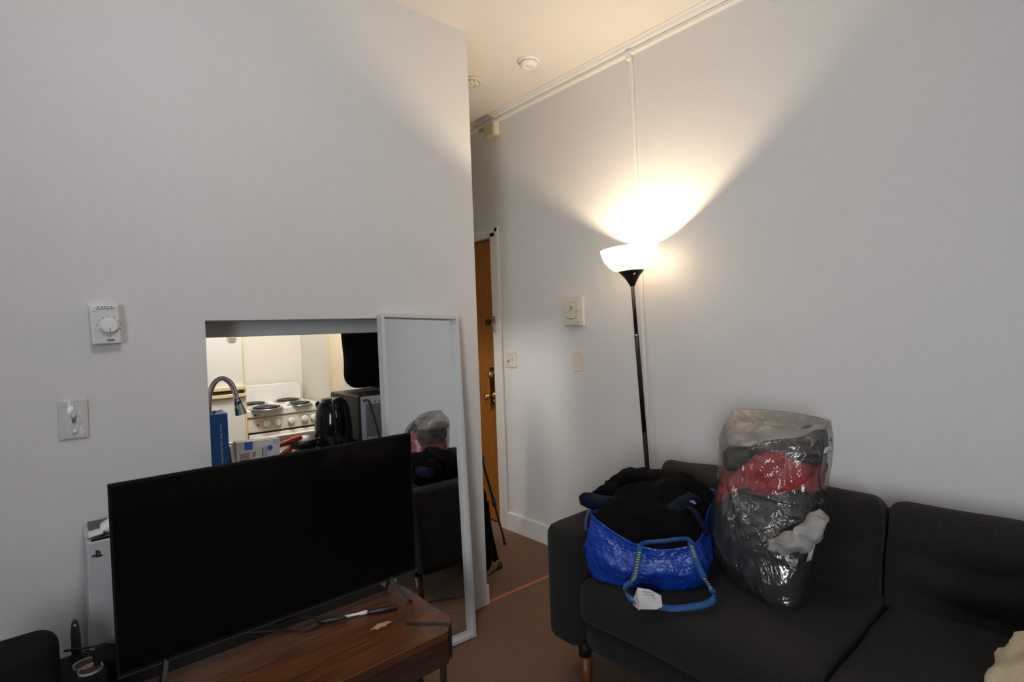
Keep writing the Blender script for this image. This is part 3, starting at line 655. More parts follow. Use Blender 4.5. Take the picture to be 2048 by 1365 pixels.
bm = bmesh.new(); tube(bm, [(kx-.040, ky+.03, 1.05), (kx-.062, ky+.03, 1.088)], [.022, .010], 12); link('spout', bm, M['black_gloss'], e, smooth=True)
# toaster oven
TX, TY, TZ0, TZ1 = 1.118, 2.425, .880, 1.102
e = empty('toaster_oven', (TX, TY, .868), 'black toaster oven with perforated grey back at the right of the hatch', 'oven')
link('casing', B(TX, TX+.44, TY, TY+.33, TZ0, TZ1), M['oven_black'], e, bevel=.008, bseg=3)
link('rear_panel', B(TX+.012, TX+.43, TY-.004, TY+.002, TZ0+.008, TZ1-.006), M['rear'], e)
o = link('vent_grille', B(TX+.035, TX+.40, TY-.006, TY-.003, TZ0+.02, TZ1-.045), M['perf'], e)
link('side_slot', B(TX-.0015, TX+.003, TY+.10, TY+.112, TZ0+.02, TZ1-.055), M['black'], e)
for k in range(6):
    bm = bmesh.new(); lathe(bm, [(.0045, 0), (.0045, .002), (0, .003)], (TX+.03+.026*k, TY-.004, TZ1-.034), (0, -1, 0), 10); link('screw', bm, M['print_grey'], e)
bm = bmesh.new(); tube(bm, catmull([(TX+.02, TY-.008, 1.078), (TX+.045, TY-.014, 1.075), (TX+.065, TY-.012, 1.02), (TX+.08, TY-.012, .96), (TX+.095, TY-.012, .90), (TX+.10, TY-.012, .878)], 8), .0042, 8); link('power_cord', bm, M['grey_handle'], e, smooth=True)
for x, y in ((TX+.03, TY+.03), (TX+.41, TY+.03), (TX+.03, TY+.30), (TX+.41, TY+.30)):
    bm = bmesh.new(); lathe(bm, [(.012, 0), (.012, .012)], (x, y, .868), (0, 0, 1), 12, close=True); link('foot', bm, M['black'], e)
bm = bmesh.new(); lathe(bm, [(.005, 0), (.005, .005), (0, .007)], (TX+.04, TY+.01, TZ1), (0, 0, 1), 10); link('rivet', bm, M['chrome'], e)
# black coat
bm = softbox((.20, .045, .37), .04, 14, puff=(.01, .015, .02), nz=.022, nf=7, mtx=T(1.425, 2.80, 1.485), seed=4)
link('black_coat', bm, M['cloth_black'], label='black coat hanging above the toaster oven in the hatch', cat='coat', smooth=True)

# ------------------------------------------------------------ torchiere lamp
pb_, pt_ = Vector((2.255, 1.560, 0)), Vector((2.218, 1.630, 1.590))
ax = (pt_-pb_).normalized()
e = empty('floor_lamp', pb_, 'black torchiere floor lamp with glowing white bowl shade beside the sofa', 'lamp')
bm = bmesh.new(); lathe(bm, [(.12, 0), (.12, .012), (.11, .022), (.03, .030), (.014, .045)], pb_, (0, 0, 1), 40, close=True); link('base', bm, M['black_matte'], e, smooth=True)
bm = bmesh.new(); tube(bm, [pb_+ax*.02, pb_+ax*.45], .0118, 16); tube(bm, [pb_+ax*.45, pb_+ax*.86], .0116, 16); tube(bm, [pb_+ax*.86, pb_+ax*1.345], .0114, 16); tube(bm, [pb_+ax*1.345, pt_], .0095, 16)
pole = link('pole', bm, M['black_matte'], e, smooth=True)
bm = bmesh.new(); tube(bm, [pb_+ax*1.343, pb_+ax*1.3465], .0122, 16); link('joint_ring', bm, M['steel'], e)
bm = bmesh.new(); lathe(bm, [(.0105, -.004), (.013, 0), (.026, .026), (.040, .046), (.060, .070), (.064, .075), (.058, .073), (.02, .03)], pt_, ax, 40); link('socket_cone', bm, M['black_matte'], e, smooth=True)
sw = pt_+ax*.052+Vector((-.032, -.038, 0)); sd = Vector((-.65, -.75, .1)).normalized()
bm = bmesh.new(); tube(bm, [sw-sd*.01, sw+sd*.012], .0045, 12); link('rotary_switch', bm, M['steel'], e, smooth=True)
prf = [(.050, .066), (.076, .077), (.103, .096), (.124, .123), (.136, .150), (.143, .182)]
cu_ = catmull([(a, b, 0) for a, b in prf], 5); prf2 = [(p.x, p.y) for p in cu_]
bm = bmesh.new(); lathe(bm, prf2, pt_, ax, 64); link('lamp_shade', bm, M['shade'], e, smooth=True)
M['bulb'] = mat('lit bulb', (1, .9, .8), .3, emit=((1, .82, .6), 60))
bm = bmesh.new(); lathe(bm, [(.008, .012), (.010, .018), (.016, .028), (.016, .034), (.010, .042), (0, .045)], pt_, ax, 20); link('bulb', bm, M['bulb'], e, smooth=True).visible_shadow = True
lp = pt_+ax*.070
point('lamp_light', lp, LAMP_W, LAMP_COL, .018)

# ------------------------------------------------------------ sofa
e = empty('sofa', (1.85, .48, 0), 'charcoal fabric sofa with tufted back cushions against the right wall', 'sofa')
sx0, sx1, sy1 = 1.45, 2.31, 1.532
bm = softbox(((sx1-sx0)/2, .080, .228), .045, 16, puff=(.0, .004, .004), mtx=T((sx0+sx1)/2, sy1-.082, .402)); link('arm', bm, M['sofa'], e, smooth=True)
bm = softbox(((sx1-sx0)/2, .076, .226), .045, 12, mtx=T((sx0+sx1)/2, -.55, .414)); link('arm', bm, M['sofa'], e, smooth=True)
bm = softbox(((sx1-sx0)/2-.02, .915, .055), .02, 12, mtx=T((sx0+sx1)/2+.01, .44, .238)); link('frame', bm, M['sofa'], e, smooth=True)
bm = softbox((.075, .95, .235), .04, 14, mtx=T(2.235, .44, .465) @ Matrix.Rotation(math.radians(4), 4, 'Y')); link('back_frame', bm, M['sofa'], e, smooth=True)
for (y0, y1, sd_) in ((.545, 1.366, 1), (-.36, .535, 2)):
    h = (.350, (y1-y0)/2, .086)
    bm = softbox(h, .05, 16, puff=(.006, .004, .012), nz=.006, nf=5, mtx=T(1.797, (y0+y1)/2, .381), seed=sd_); link('seat_cushion', bm, M['sofa'], e, smooth=True)
for (y0, y1, sd_) in ((.565, 1.425, 3), (-.36, .548, 4)):
    hw = (y1-y0)/2; hz = .185
    def tuft(w, hw=hw):
        if w.x > -.03: return w
        yy = w.y/hw; edge = max(0, 1-abs(yy)**6)
        za = .030+.012*math.cos(w.y*15)-.012*yy*yy; zb_ = -.092+.007*math.cos(w.y*15+1)
        g = .010*math.exp(-((w.z-za)/.0055)**2)+.022*math.exp(-((w.z-za)/.035)**2)*edge+.008*math.exp(-((w.z-zb_)/.0055)**2)*edge+.010*math.exp(-((w.z-zb_)/.03)**2)*edge
        for q in (-.5, 0, .5): g += .026*math.exp(-(((w.y-q*hw)/.07)**2+((w.z-za)/.045)**2))+.012*math.exp(-(((w.y-q*hw)/.05)**2+((w.z-zb_)/.035)**2))
        return Vector((w.x+g*min(1, (-.03-w.x)/.03), w.y, w.z))
    mt_ = T(2.125, (y0+y1)/2, .585) @ Matrix.Rotation(math.radians(13), 4, 'Y')
    bm = softbox((.072, hw, hz), .045, 60, puff=(.030, .003, .006), nz=.008, nf=5, warp=tuft, mtx=mt_, seed=sd_); link('back_cushion', bm, M['sofa'], e, smooth=True)
for x, y in ((1.50, 1.372), (2.22, 1.40), (1.50, -.45), (2.22, -.45)):
    bm = bmesh.new(); tube(bm, [(x, y, .150), (x, y, .20)], .024, 16); lg = link('leg', bm, M['black_matte'], e, smooth=True)
    bm = bmesh.new(); tube(bm, [(x, y, 0), (x, y, .150)], [.015, .022], 16); link('wood_foot', bm, M['sofa_leg'], lg, smooth=True)

# ------------------------------------------------------------ blue tote
SZ = .474
bag = empty('blue_tote_bag', (1.72, 1.17, SZ), 'large blue woven tote full of dark clothes on the sofa seat', 'bag')
def loopc(ctrl, n):
    m = len(ctrl); out = []
    P = [Vector(p) for p in ctrl]
    for i in range(m):
        a, b, c, d = P[(i-1) % m], P[i], P[(i+1) % m], P[(i+2) % m]
        for k in range(n):
            t = k/n; out.append(.5*((2*b)+(c-a)*t+(2*a-5*b+4*c-d)*t*t+(3*b-a-3*c+d)*t**3))
    return out
bot = [(1.475, 1.300, SZ), (1.500, 1.190, SZ-.004), (1.575, 1.060, SZ), (1.690, .990, SZ), (1.80, 1.055, SZ), (1.92, 1.12, SZ), (1.95, 1.22, SZ), (1.88, 1.30, SZ), (1.74, 1.318, SZ), (1.58, 1.318, SZ)]
rim = [(1.478, 1.318, .706), (1.505, 1.205, .668), (1.555, 1.080, .652), (1.640, .990, .672), (1.785, 1.010, .718), (1.95, 1.065, .735), (1.99, 1.20, .72), (1.93, 1.34, .71), (1.76, 1.345, .70), (1.58, 1.345, .70)]
rimfine = [at(1185, 1031, 0, 1.475), at(1262, 1084, 0, 1.50), at(1328, 1099, 0, 1.555), at(1395, 1082, 0, 1.640)]
for i, p in enumerate(rimfine): rim[i] = tuple(p)
lb, lr = loopc(bot, 16), loopc(rim, 16); nn = len(lb); rows = 28
bm = bmesh.new(); G = []
cen = Vector((1.73, 1.17, 0))
for j in range(rows+1):
    t = j/rows; ring = []
    for i in range(nn):
        p = lb[i].lerp(lr[i], t); o_ = (p-cen); o_.z = 0; o_.normalize()
        bul = .030*math.sin(PI*min(1, t*1.1))+(-.012 if j == 0 else 0)
        i_ = i*.75
        w = noise.noise(Vector((i_*.11, t*3.2, 1)))*.020*math.sin(PI*t)+abs(noise.noise(Vector((i_*.30+t*4, t*7, 5))))*.014*math.sin(PI*min(1, t+.1))
        q = p+o_*(bul*.7+w)
        if q.y > 1.325: q.y = 1.325
        ring.append(bm.verts.new(q))
    G.append(ring)
for j in range(rows):
    for i in range(nn): bm.faces.new((G[j][i], G[j][(i+1) % nn], G[j+1][(i+1) % nn], G[j+1][i]))
bm.faces.new(G[0])
link('bag_body', bm, M['tarp'], bag, smooth=True, solid=.0015)
def ribbon(pts, w, wdir, n=6):
    P = catmull(pts, n); bm = bmesh.new(); a = []
    for i, p in enumerate(P):
        d = (P[min(i+1, len(P)-1)]-P[max(i-1, 0)]).normalized()
        wd = Vector(wdir(i/(len(P)-1)) if callable(wdir) else wdir); wd = (wd-d*wd.dot(d)).normalized()*w/2
        a.append((bm.verts.new(p-wd), bm.verts.new(p+wd)))
    for q, r_ in zip(a, a[1:]): bm.faces.new((q[0], q[1], r_[1], r_[0]))
    return bm, P
towards = Vector((-.82, -.55, .15)).normalized()
side = Vector((.55, -.82, 0)).normalized()
# long strap hanging in front
lp_pts = [at(1281, 1088, 0, 1.475), at(1276, 1120, 0, 1.462), at(1268, 1158, 0, 1.450), at(1253, 1172, 0, 1.435), at(1251, 1188, 0, 1.42), at(1272, 1203, 0, 1.42), at(1310, 1212, 0, 1.45), at(1345, 1218, 0, 1.47), at(1385, 1214, 0, 1.505), at(1415, 1208, 0, 1.545), at(1430, 1194, 0, 1.58), at(1422, 1178, 0, 1.60), at(1405, 1150, 0, 1.585), at(1392, 1120, 0, 1.585), at(1384, 1096, 0, 1.60), at(1381, 1084, 0, 1.61)]
for p in lp_pts:
    if p.z < SZ+.006: p.z = SZ+.006
bm, P = ribbon(lp_pts, .020, lambda t: side if t < .15 or t > .78 else (Vector((0, .25, 1)) if t < .30 else Vector((.6, .3, .6))), 6)
st = link('long_strap', bm, M['webbing'], bag, solid=.0016, smooth=True)
def stripes(P, i0, i1, n, w, wdir, off):
    bm = bmesh.new()
    for k in range(n):
        t = (i0+(i1-i0)*(k+.15)/n); t2 = (i0+(i1-i0)*(k+.62)/n)
        a = P[int(t)].lerp(P[min(int(t)+1, len(P)-1)], t-int(t)); b = P[int(t2)].lerp(P[min(int(t2)+1, len(P)-1)], t2-int(t2))
        wd = Vector(wdir).normalized()*w/2; quad(bm, a-wd+off, a+wd+off, b+wd+off, b-wd+off)
    return bm
off = Vector((-.0022, -.0018, .0006))
o = link('woven_lettering', stripes(P, 3, 14, 13, .011, side, off), M['web_yellow'], st); o['kind'] = 'stuff'
o = link('woven_lettering', stripes(P, 24, 31, 9, .011, (0, .3, 1), off), M['web_yellow'], st); o['kind'] = 'stuff'
o = link('woven_lettering', stripes(P, 79, 86, 9, .010, side, off), M['web_yellow'], st); o['kind'] = 'stuff'
o = link('woven_lettering', stripes(P, 66, 71, 5, .009, side, off), M['web_yellow'], st); o['kind'] = 'stuff'
sp = [at(1281, 1089, 0, 1.472), at(1296, 1085, 0, 1.50), at(1325, 1083, 0, 1.53), at(1355, 1079, 0, 1.565), at(1376, 1079, 0, 1.60), at(1385, 1088, 0, 1.602)]
bm, P2 = ribbon(sp, .014, (0, 0, 1), 6); link('short_strap', bm, M['webbing'], bag, solid=.0016, smooth=True)
# care label folded over the strap
ta = [at(1270, 1177, 0, 1.418), at(1310, 1183, 0, 1.418), at(1325, 1215, 0, 1.43), at(1282, 1222, 0, 1.405)]
tg = [at(1275, 1176, 0, 1.415), at(1300, 1180, 0, 1.425), at(1322, 1192, 0, 1.435), at(1325, 1214, 0, 1.432), at(1312, 1220, 0, 1.424), at(1279, 1223, 0, 1.408), at(1277, 1200, 0, 1.405)]
for p in tg:
    p.z = max(p.z, SZ+.004)
lbl = link('care_label', poly(tg), M['paper'], bag, solid=.0008)
tg2 = [at(1275, 1176, 0, 1.416), at(1268, 1196, 0, 1.42), at(1266, 1210, 0, 1.42), at(1279, 1222, 0, 1.41), at(1277, 1200, 0, 1.407)]
link('care_label', poly(tg2), M['paper'], bag, solid=.0008)
for k in range(5):
    a_ = at(1286+k*1.0, 1184.5+k*4.6, 0, 1.409+.004*k); b_ = at(1308+k*1.5, 1188+k*5.0, 0, 1.421+.002*k)
    dz = Vector((0, 0, .0007)); bm = bmesh.new(); quad(bm, a_-dz, b_-dz, b_+dz, a_+dz); link('printed_line', bm, M['print_grey'], lbl)

# clothes heap in the tote
hp = empty('clothes_heap', (1.72, 1.17, .60), 'heap of black and navy clothes bulging out of the blue tote', 'clothing')
rim_v = [Vector(p) for p in lr]
cx_, cy_ = 1.735, 1.175
def heap_pt(i, s, k=1.0):
    p = rim_v[i % nn]; c = Vector((cx_, cy_, 0)); q = Vector((c.x+(p.x-c.x)*s*.975, c.y+(p.y-c.y)*s*.975, 0))
    base = (p.z-.022)*(s**2)+(1-s**2)*.70
    h = base+.120*(1-s**2.6)
    qq = Vector((q.x, q.y, 0))
    ridg = 1-abs(noise.noise(Vector((q.x*9+q.y*5, q.y*4-q.x*3, 3.3)))*2)
    r2 = 1-abs(noise.noise(Vector((q.x*17-q.y*6, q.y*15+q.x*4, 8.1)))*2)
    h += (noise.noise(Vector((q.x*6, q.y*6, .5)))*.036+ridg*.034+r2*.014-.030)*(1-s**5)
    return Vector((q.x, q.y, h))
bm = bmesh.new(); NS = 40; rg = []
for j in range(NS+1):
    s = j/NS
    if j == 0: rg.append([bm.verts.new(heap_pt(0, 0))])
    else: rg.append([bm.verts.new(heap_pt(i, s)) for i in range(nn)])
for j in range(NS):
    for i in range(nn):
        if j == 0: bm.faces.new((rg[0][0], rg[1][i], rg[1][(i+1) % nn]))
        else: bm.faces.new((rg[j][i], rg[j][(i+1) % nn], rg[j+1][(i+1) % nn], rg[j+1][i]))
# skirt closes the heap downwards
low = [bm.verts.new((v.co.x*.9+cx_*.1, v.co.y*.9+cy_*.1, v.co.z-.06)) for v in rg[NS]]
for i in range(nn): bm.faces.new((rg[NS][i], rg[NS][(i+1) % nn], low[(i+1) % nn], low[i]))
bm.faces.new(low)
link('black_garments', bm, M['cloth_black'], hp, smooth=True)
def lump(path, radii, m, name, parent, seg=14, nz=.010, nf=22, sc=(1, 1, 1), label=None, seed=0):
    P = catmull(path, 6); R_ = []
    for i in range(len(P)):
        t = i/(len(P)-1)*(len(radii)-1); k = min(int(t), len(radii)-2); R_.append(radii[k]+(radii[k+1]-radii[k])*(t-k))
    bm = bmesh.new(); tube(bm, P, R_, seg)
    for v in bm.verts: v.co += Vector((noise.noise(v.co*nf+Vector((seed, 0, 0))), noise.noise(v.co*nf+Vector((5, seed, 0))), noise.noise(v.co*nf+Vector((0, 7, seed)))))*nz
    return link(name, bm, m, parent, smooth=True, label=label)
# sleeve reaching over the sofa arm
lump([at(1161, 1002, 0, 1.60), at(1172, 1000, 0, 1.62), at(1195, 1006, 0, 1.62), at(1225, 1012, 0, 1.62)], [.015, .026, .034, .035], M['cloth_navy'], 'navy_sleeve', hp, nz=.008)
lump([at(1190, 992, 0, 1.68), at(1215, 982, 0, 1.68), at(1240, 978, 0, 1.70)], [.016, .030, .03], M['cloth_black'], 'black_fold', hp, nz=.010)
lump([at(1215, 975, 0, 1.72), at(1250, 962, 0, 1.75), at(1300, 958, 0, 1.78), at(1345, 966, 0, 1.80), at(1380, 985, 0, 1.80)], [.022, .042, .045, .04, .03], M['cloth_black'], 'black_fold', hp, nz=.014)
lump([at(1395, 1000, 0, 1.80), at(1370, 1005, 0, 1.72), at(1345, 1025, 0, 1.66), at(1325, 1050, 0, 1.61)], [.018, .034, .032, .016], M['cloth_navy'], 'navy_fold', hp, nz=.010)
lump([at(1379, 1003, 0, 1.70), at(1386, 1005, 0, 1.70), at(1392, 1009, 0, 1.70)], [.003, .006, .003], M['cloth_violet'], 'violet_lining', hp, nz=.002)
bm, _p = ribbon([at(1372, 1012, 0, 1.665), at(1388, 1022, 0, 1.645), at(1402, 1045, 0, 1.635), at(1414, 1072, 0, 1.650)], .018, side, 6); link('dark_strap', bm, M['cloth_navy'], hp, solid=.003, smooth=True)
bm, _p = ribbon([at(1179, 1018, 0, 1.56), at(1174, 1032, 0, 1.54), at(1171, 1048, 0, 1.53), at(1172, 1062, 0, 1.53)], .010, side, 6); link('blue_cord', bm, M['cloth_blue'], hp, solid=.002, smooth=True)
# blue lip of the tote at the back
# ------------------------------------------------------------ clear zip bag with clothes
R_Z = [(.474, 1.835, .985, .700, .085), (.50, 1.845, 1.015, .690, .115), (.56, 1.865, 1.040, .680, .148), (.64, 1.88, 1.040, .670, .158), (.72, 1.90, 1.032, .669, .150), (.80, 1.925, 1.026, .680, .135), (.88, 1.945, 1.028, .673, .130), (.95, 1.965, 1.034, .668, .118), (.99, 1.98, 1.030, .668, .090), (1.02, 1.99, 1.022, .672, .045), (1.045, 2.0, 1.016, .677, .008)]
def bag_at(z):
    for a, b in zip(R_Z, R_Z[1:]):
        if z <= b[0] or b is R_Z[-1]:
            t = max(0, min(1, (z-a[0])/(b[0]-a[0]))); return [a[k]+(b[k]-a[k])*t for k in range(5)]
def bag_pt(z, th, sc=1.0, wr=0.0, pw=.72):
    _, xc, ya, yb, hx = bag_at(z); yc, hy = (ya+yb)/2, (ya-yb)/2
    c, s = math.cos(th), math.sin(th)
    x = xc+hx*sc*math.copysign(abs(c)**pw, c); y = yc+hy*(1-(1-sc)*.6)*math.copysign(abs(s)**pw, s)
    if z < .72: x += .42*(.72-z)/.25*(y-yc)
    if wr:
        w = noise.noise(Vector((x*9, y*9, z*5)))*wr*.5+abs(noise.noise(Vector((y*13+z*7, z*6-y*3, x*8))))*wr*1.6
        x += w*c*min(1, hx/.05); y += w*s*.6
    return Vector((x, y, z))
zb = empty('zip_bag', (1.88, .86, SZ), 'tall clear zip bag packed with clothes standing on the sofa', 'bag')
bm = bmesh.new(); NR, NA = 150, 180; G = []
CRE = [((1509, 1088), (1612, 1040)), ((1530, 1070), (1635, 1028)), ((1568, 1018), (1616, 1046)), ((1590, 932), (1616, 878)), ((1590, 930), (1602, 992)), ((1572, 935), (1584, 985)), ((1512, 1122), (1526, 1168)), ((1545, 1108), (1562, 1180)), ((1562, 1180), (1552, 1228)), ((1508, 1090), (1522, 1112)), ((1548, 1205), (1590, 1216)), ((1500, 985), (1600, 1010)), ((1480, 1075), (1590, 1030)), ((1440, 1060), (1475, 1120)), ((1470, 900), (1560, 885)), ((1560, 890), (1640, 935)), ((1455, 960), (1500, 1040)), ((1625, 1060), (1600, 1150)), ((1540, 1150), (1575, 1200))]
CRE = [(at(a[0], a[1], 0, 1.80), at(b[0], b[1], 0, 1.80)) for a, b in CRE]
def crease(y, z):
    h = 0
    for a, b in CRE:
        ux_, uz_ = b.y-a.y, b.z-a.z; L2 = ux_*ux_+uz_*uz_; t = max(0, min(1, ((y-a.y)*ux_+(z-a.z)*uz_)/L2))
        d = math.hypot(y-a.y-t*ux_, z-a.z-t*uz_); h = max(h, math.exp(-(d/.007))*(.35+.65*math.sin(PI*t)))
    return h
for j in range(NR+1):
    z = .474+(1.0445-.474)*j/NR
    ring = []
    for i in range(NA):
        p = bag_pt(z, 2*PI*i/NA, 1.0, .012)
        if math.cos(2*PI*i/NA) < -.05: p.x -= .011*crease(p.y, z)
        ring.append(bm.verts.new(p))
    G.append(ring)
for j in range(NR):
    for i in range(NA): bm.faces.new((G[j][i], G[j][(i+1) % NA], G[j+1][(i+1) % NA], G[j+1][i]))
bm.faces.new(G[0])
def zipz(y): return .012*math.sin((y-.67)*9)-.0+.008*((y-.67)/.35)
for v in bm.verts:
    if v.co.z > .93: v.co.z += zipz(v.co.y)*((v.co.z-.93)/.115)
link('film', bm, M['film'], zb, smooth=True)
M['zip'] = mat('teal zip line', (.22, .30, .32), .4, noise_s=30, noise_amt=.1)
for dz in (0, .009):
    bm = bmesh.new(); tube(bm, [(1.993-.004, 1.016-.339*k/20, 1.036-dz+zipz(1.016-.339*k/20)*.95) for k in range(21)], .0012, 6); link('zip_line', bm, M['zip'], zb, smooth=True)
# printed side labels
def patch(zl, zh, th0, th1, m, name, n=5, s=1.012, par=None):
    bm = bmesh.new(); g = [[bm.verts.new(bag_pt(zl+(zh-zl)*j/n, th0+(th1-th0)*i/n, s, .012)) for i in range(n+1)] for j in range(n+1)]
    for j in range(n):
        for i in range(n): bm.faces.new((g[j][i], g[j][i+1], g[j+1][i+1], g[j+1][i]))
    return link(name, bm, m, par or zb, smooth=True, solid=.0005)
patch(.945, .965, 4.45, 4.85, M['paper'], 'side_label'); patch(.885, .94, 4.45, 4.62, M['print_grey'], 'side_label'); patch(.700, .730, 4.35, 4.55, M['paper'], 'side_label'); patch(.630, .695, 4.35, 4.5, M['print_circle'], 'side_label')
q_ = bag_pt(.985, 4.62, 1.02, .012); text('size_numeral', '4', .024, basis((q_.x-.004, q_.y-.001, q_.z), Vector((.5, -.86, 0)).normalized(), (0, 0, 1), Vector((-.86, -.5, 0)).normalized()), M['print_dark'], zb)
def content(name, label, lo, hi, sc, m, dep=.0, nz=.012, nf=14, seed=0, ylim=None, pushx=0):
    """one garment filling the bag between two wavy levels given as (photo x -> z) tables on the front face"""
    bm = bmesh.new(); NA, NR = 56, 16; G = []
    def lv(tab, y):
        xs = [a for a, b in tab]
        if y >= xs[0]: return tab[0][1]
        for (a, za), (b, zb_) in zip(tab, tab[1:]):
            if y >= b: return za+(zb_-za)*(a-y)/(a-b)
        return tab[-1][1]
    for j in range(NR+1):
        t = j/NR; e_ = (1-abs(2*t-1)**4)**.25 if 0 < j < NR else .25
        ring = []
        for i in range(NA):
            th = 2*PI*i/NA; p0 = bag_pt(.75, th, 1)
            y = p0.y; z0, z1 = lv(lo, y), lv(hi, y); z = z0+(z1-z0)*t
            p = bag_pt(z, th, sc*(.55+.45*e_), 0)
            p += Vector((noise.noise(p*nf+Vector((seed, 0, 0)))*nz, noise.noise(p*nf+Vector((0, seed, 3)))*nz*.5, noise.noise(p*nf+Vector((4, 0, seed)))*nz))
            ring.append(bm.verts.new(p))
        G.append(ring)
    for j in range(NR):
        for i in range(NA): bm.faces.new((G[j][i], G[j][(i+1) % NA], G[j+1][(i+1) % NA], G[j+1][i]))
    bm.faces.new(G[0]); bm.faces.new(G[-1])
    for v in bm.verts: v.co.z = max(v.co.z, .478)
    return link(name, bm, m, smooth=True, label=label, cat='clothing')
Y = lambda px: at(px, 950, 0, 1.84).y
Z = lambda px, py: at(px, py, 0, 1.84).z
tb = lambda *a: [(Y(px), Z(px, py)) for px, py in a]
content('fleece_top', 'charcoal fleece filling the bottom of the clear bag', [(2, .480), (0, .480)], tb((1420, 1030), (1480, 1010), (1540, 1010), (1600, 1075), (1650, 1110)), .89, M['cloth_dark'], nz=.012)
content('sweatshirt', 'dark grey sweatshirt under the red garment in the clear bag', tb((1420, 1090), (1480, 1075), (1540, 1080), (1600, 1050), (1650, 1020)), tb((1430, 1000), (1470, 965), (1495, 960), (1520, 985), (1570, 992), (1610, 985), (1640, 1005)), .90, M['cloth_grey'], nz=.012, seed=3)
content('red_garment', 'bright red garment across the middle of the clear bag', tb((1430, 1008), (1470, 985), (1495, 972), (1520, 990), (1570, 995), (1610, 990), (1640, 1012)), tb((1440, 960), (1465, 940), (1490, 915), (1520, 903), (1560, 905), (1600, 928), (1640, 948)), .91, M['cloth_red'], nz=.010, seed=5)
content('dark_shirt', 'dark grey shirt between the red and the white clothes in the bag', tb((1440, 945), (1480, 920), (1520, 906), (1560, 908), (1600, 930), (1640, 950)), tb((1440, 905), (1480, 900), (1520, 885), (1560, 878), (1600, 868), (1650, 872)), .88, M['cloth_dark'], nz=.010, seed=7)
content('white_shirt', 'pale shirt at the top of the clear bag', tb((1440, 900), (1470, 898), (1500, 903), (1530, 895), (1580, 885), (1640, 880)), tb((1440, 868), (1470, 855), (1500, 862), (1560, 868), (1600, 868), (1640, 868)), .84, M['cloth_white'], nz=.012, seed=9)
lump([at(1546, 1092, 0, 1.715), at(1570, 1086, 0, 1.70), at(1600, 1078, 0, 1.71), at(1625, 1058, 0, 1.73), at(1640, 1030, 0, 1.78)], [.020, .032, .034, .030, .014], M['cloth_white'], 'white_socks', None, nz=.020, nf=30, seg=20)
o = D.objects['white_socks']; o['label'] = 'crumpled white socks low on the right inside the clear bag'; o['category'] = 'clothing'
lump([(2.055, .96, .945), (2.055, .86, .955), (2.05, .74, .95)], [.02, .046, .02], M['cloth_cream'], 'cream_top', None, nz=.012, nf=20, seg=16)
o = D.objects['cream_top']; o['label'] = 'cream knit top at the back of the clear bag'; o['category'] = 'clothing'

# cream throw at the near end of the sofa
bm = bmesh.new(); bmesh.ops.create_icosphere(bm, subdivisions=5, radius=1)
for v in bm.verts:
    n_ = noise.fractal(v.co*1.6+Vector((3, 1, 7)), 1, 2, 4); r_ = 1+.22*n_+.10*noise.noise(v.co*4)
    v.co = Vector((v.co.x*.26*r_+1.62, v.co.y*.21*r_-.005, max(SZ-.006, v.co.z*.155*r_+.585)))
link('throw_blanket', bm, M['fleece'], label='crumpled cream fleece throw at the near end of the sofa', cat='blanket', smooth=True)

# ------------------------------------------------------------ coffee table, television
TZ = .455
tb_ = empty('coffee_table', (.3, 1.62, 0), 'dark brown wood coffee table with iron corner straps under the television', 'table')
ox0, ox1, oy0, oy1 = -.55, .968, 1.412, 1.80
out = [(ox0, oy0), (.915, oy0), (ox1, 1.468), (ox1+.003, oy1-.01), (ox1-.02, oy1), (ox0, oy1)]
nb = 3; cuts = [oy0, 1.53, 1.665, oy1]
bm = bmesh.new(); prism(bm, out, 2, TZ-.022, TZ); link('table_top', bm, M['table'], tb_, bevel=.002, bseg=2)
bm = bmesh.new(); prism(bm, [(ox0+.01, oy0+.001), (.914, oy0+.001), (ox1-.001, 1.469), (ox1+.001, oy1-.006), (ox0+.01, oy1-.006)], 2, TZ-.105, TZ-.021); link('apron', bm, M['table_side'], tb_, bevel=.003)
a1, a2 = Vector((.841, 1.541, TZ)), Vector((.944, 1.441, TZ)); dd = (a2-a1).normalized(); nn_ = Vector((-dd.y, dd.x, 0))*.008
bm = bmesh.new(); P4 = [a1-nn_, a2-nn_, a2+nn_, a1+nn_]; prism(bm, [(p.x, p.y) for p in P4], 2, TZ-.004, TZ+.0022); 
o4 = dd*.003; prism(bm, [((a2-nn_).x, (a2-nn_).y), ((a2-nn_+o4).x, (a2-nn_+o4).y), ((a2+nn_+o4).x, (a2+nn_+o4).y), ((a2+nn_).x, (a2+nn_).y)], 2, TZ-.11, TZ+.0022)
link('corner_strap', bm, M['iron'], tb_)
c = Vector((.780, 1.592)); bm = bmesh.new(); prism(bm, [(c.x+(.030+.010*math.sin(k*2.3))*math.cos(k*PI/9)*1.0, c.y+(.013+.005*math.sin(k*3.7+1))*math.sin(k*PI/9)) for k in range(18)], 2, TZ-.002, TZ+.0006)
link('chipped_patch', bm, M['bare'], tb_)
for (p0, p1) in (((.925, 1.462, TZ-.10), (.935, 1.475, 0)), ((.84, 1.50, TZ-.10), (.97, 1.60, 0)), ((.93, 1.77, TZ-.10), (.94, 1.78, 0)), ((-.45, 1.46, TZ-.10), (-.45, 1.46, 0)), ((-.45, 1.75, TZ-.10), (-.45, 1.75, 0))):
    bm = bmesh.new(); tube(bm, [p0, p1], .013, 4); link('leg', bm, M['iron'], tb_)
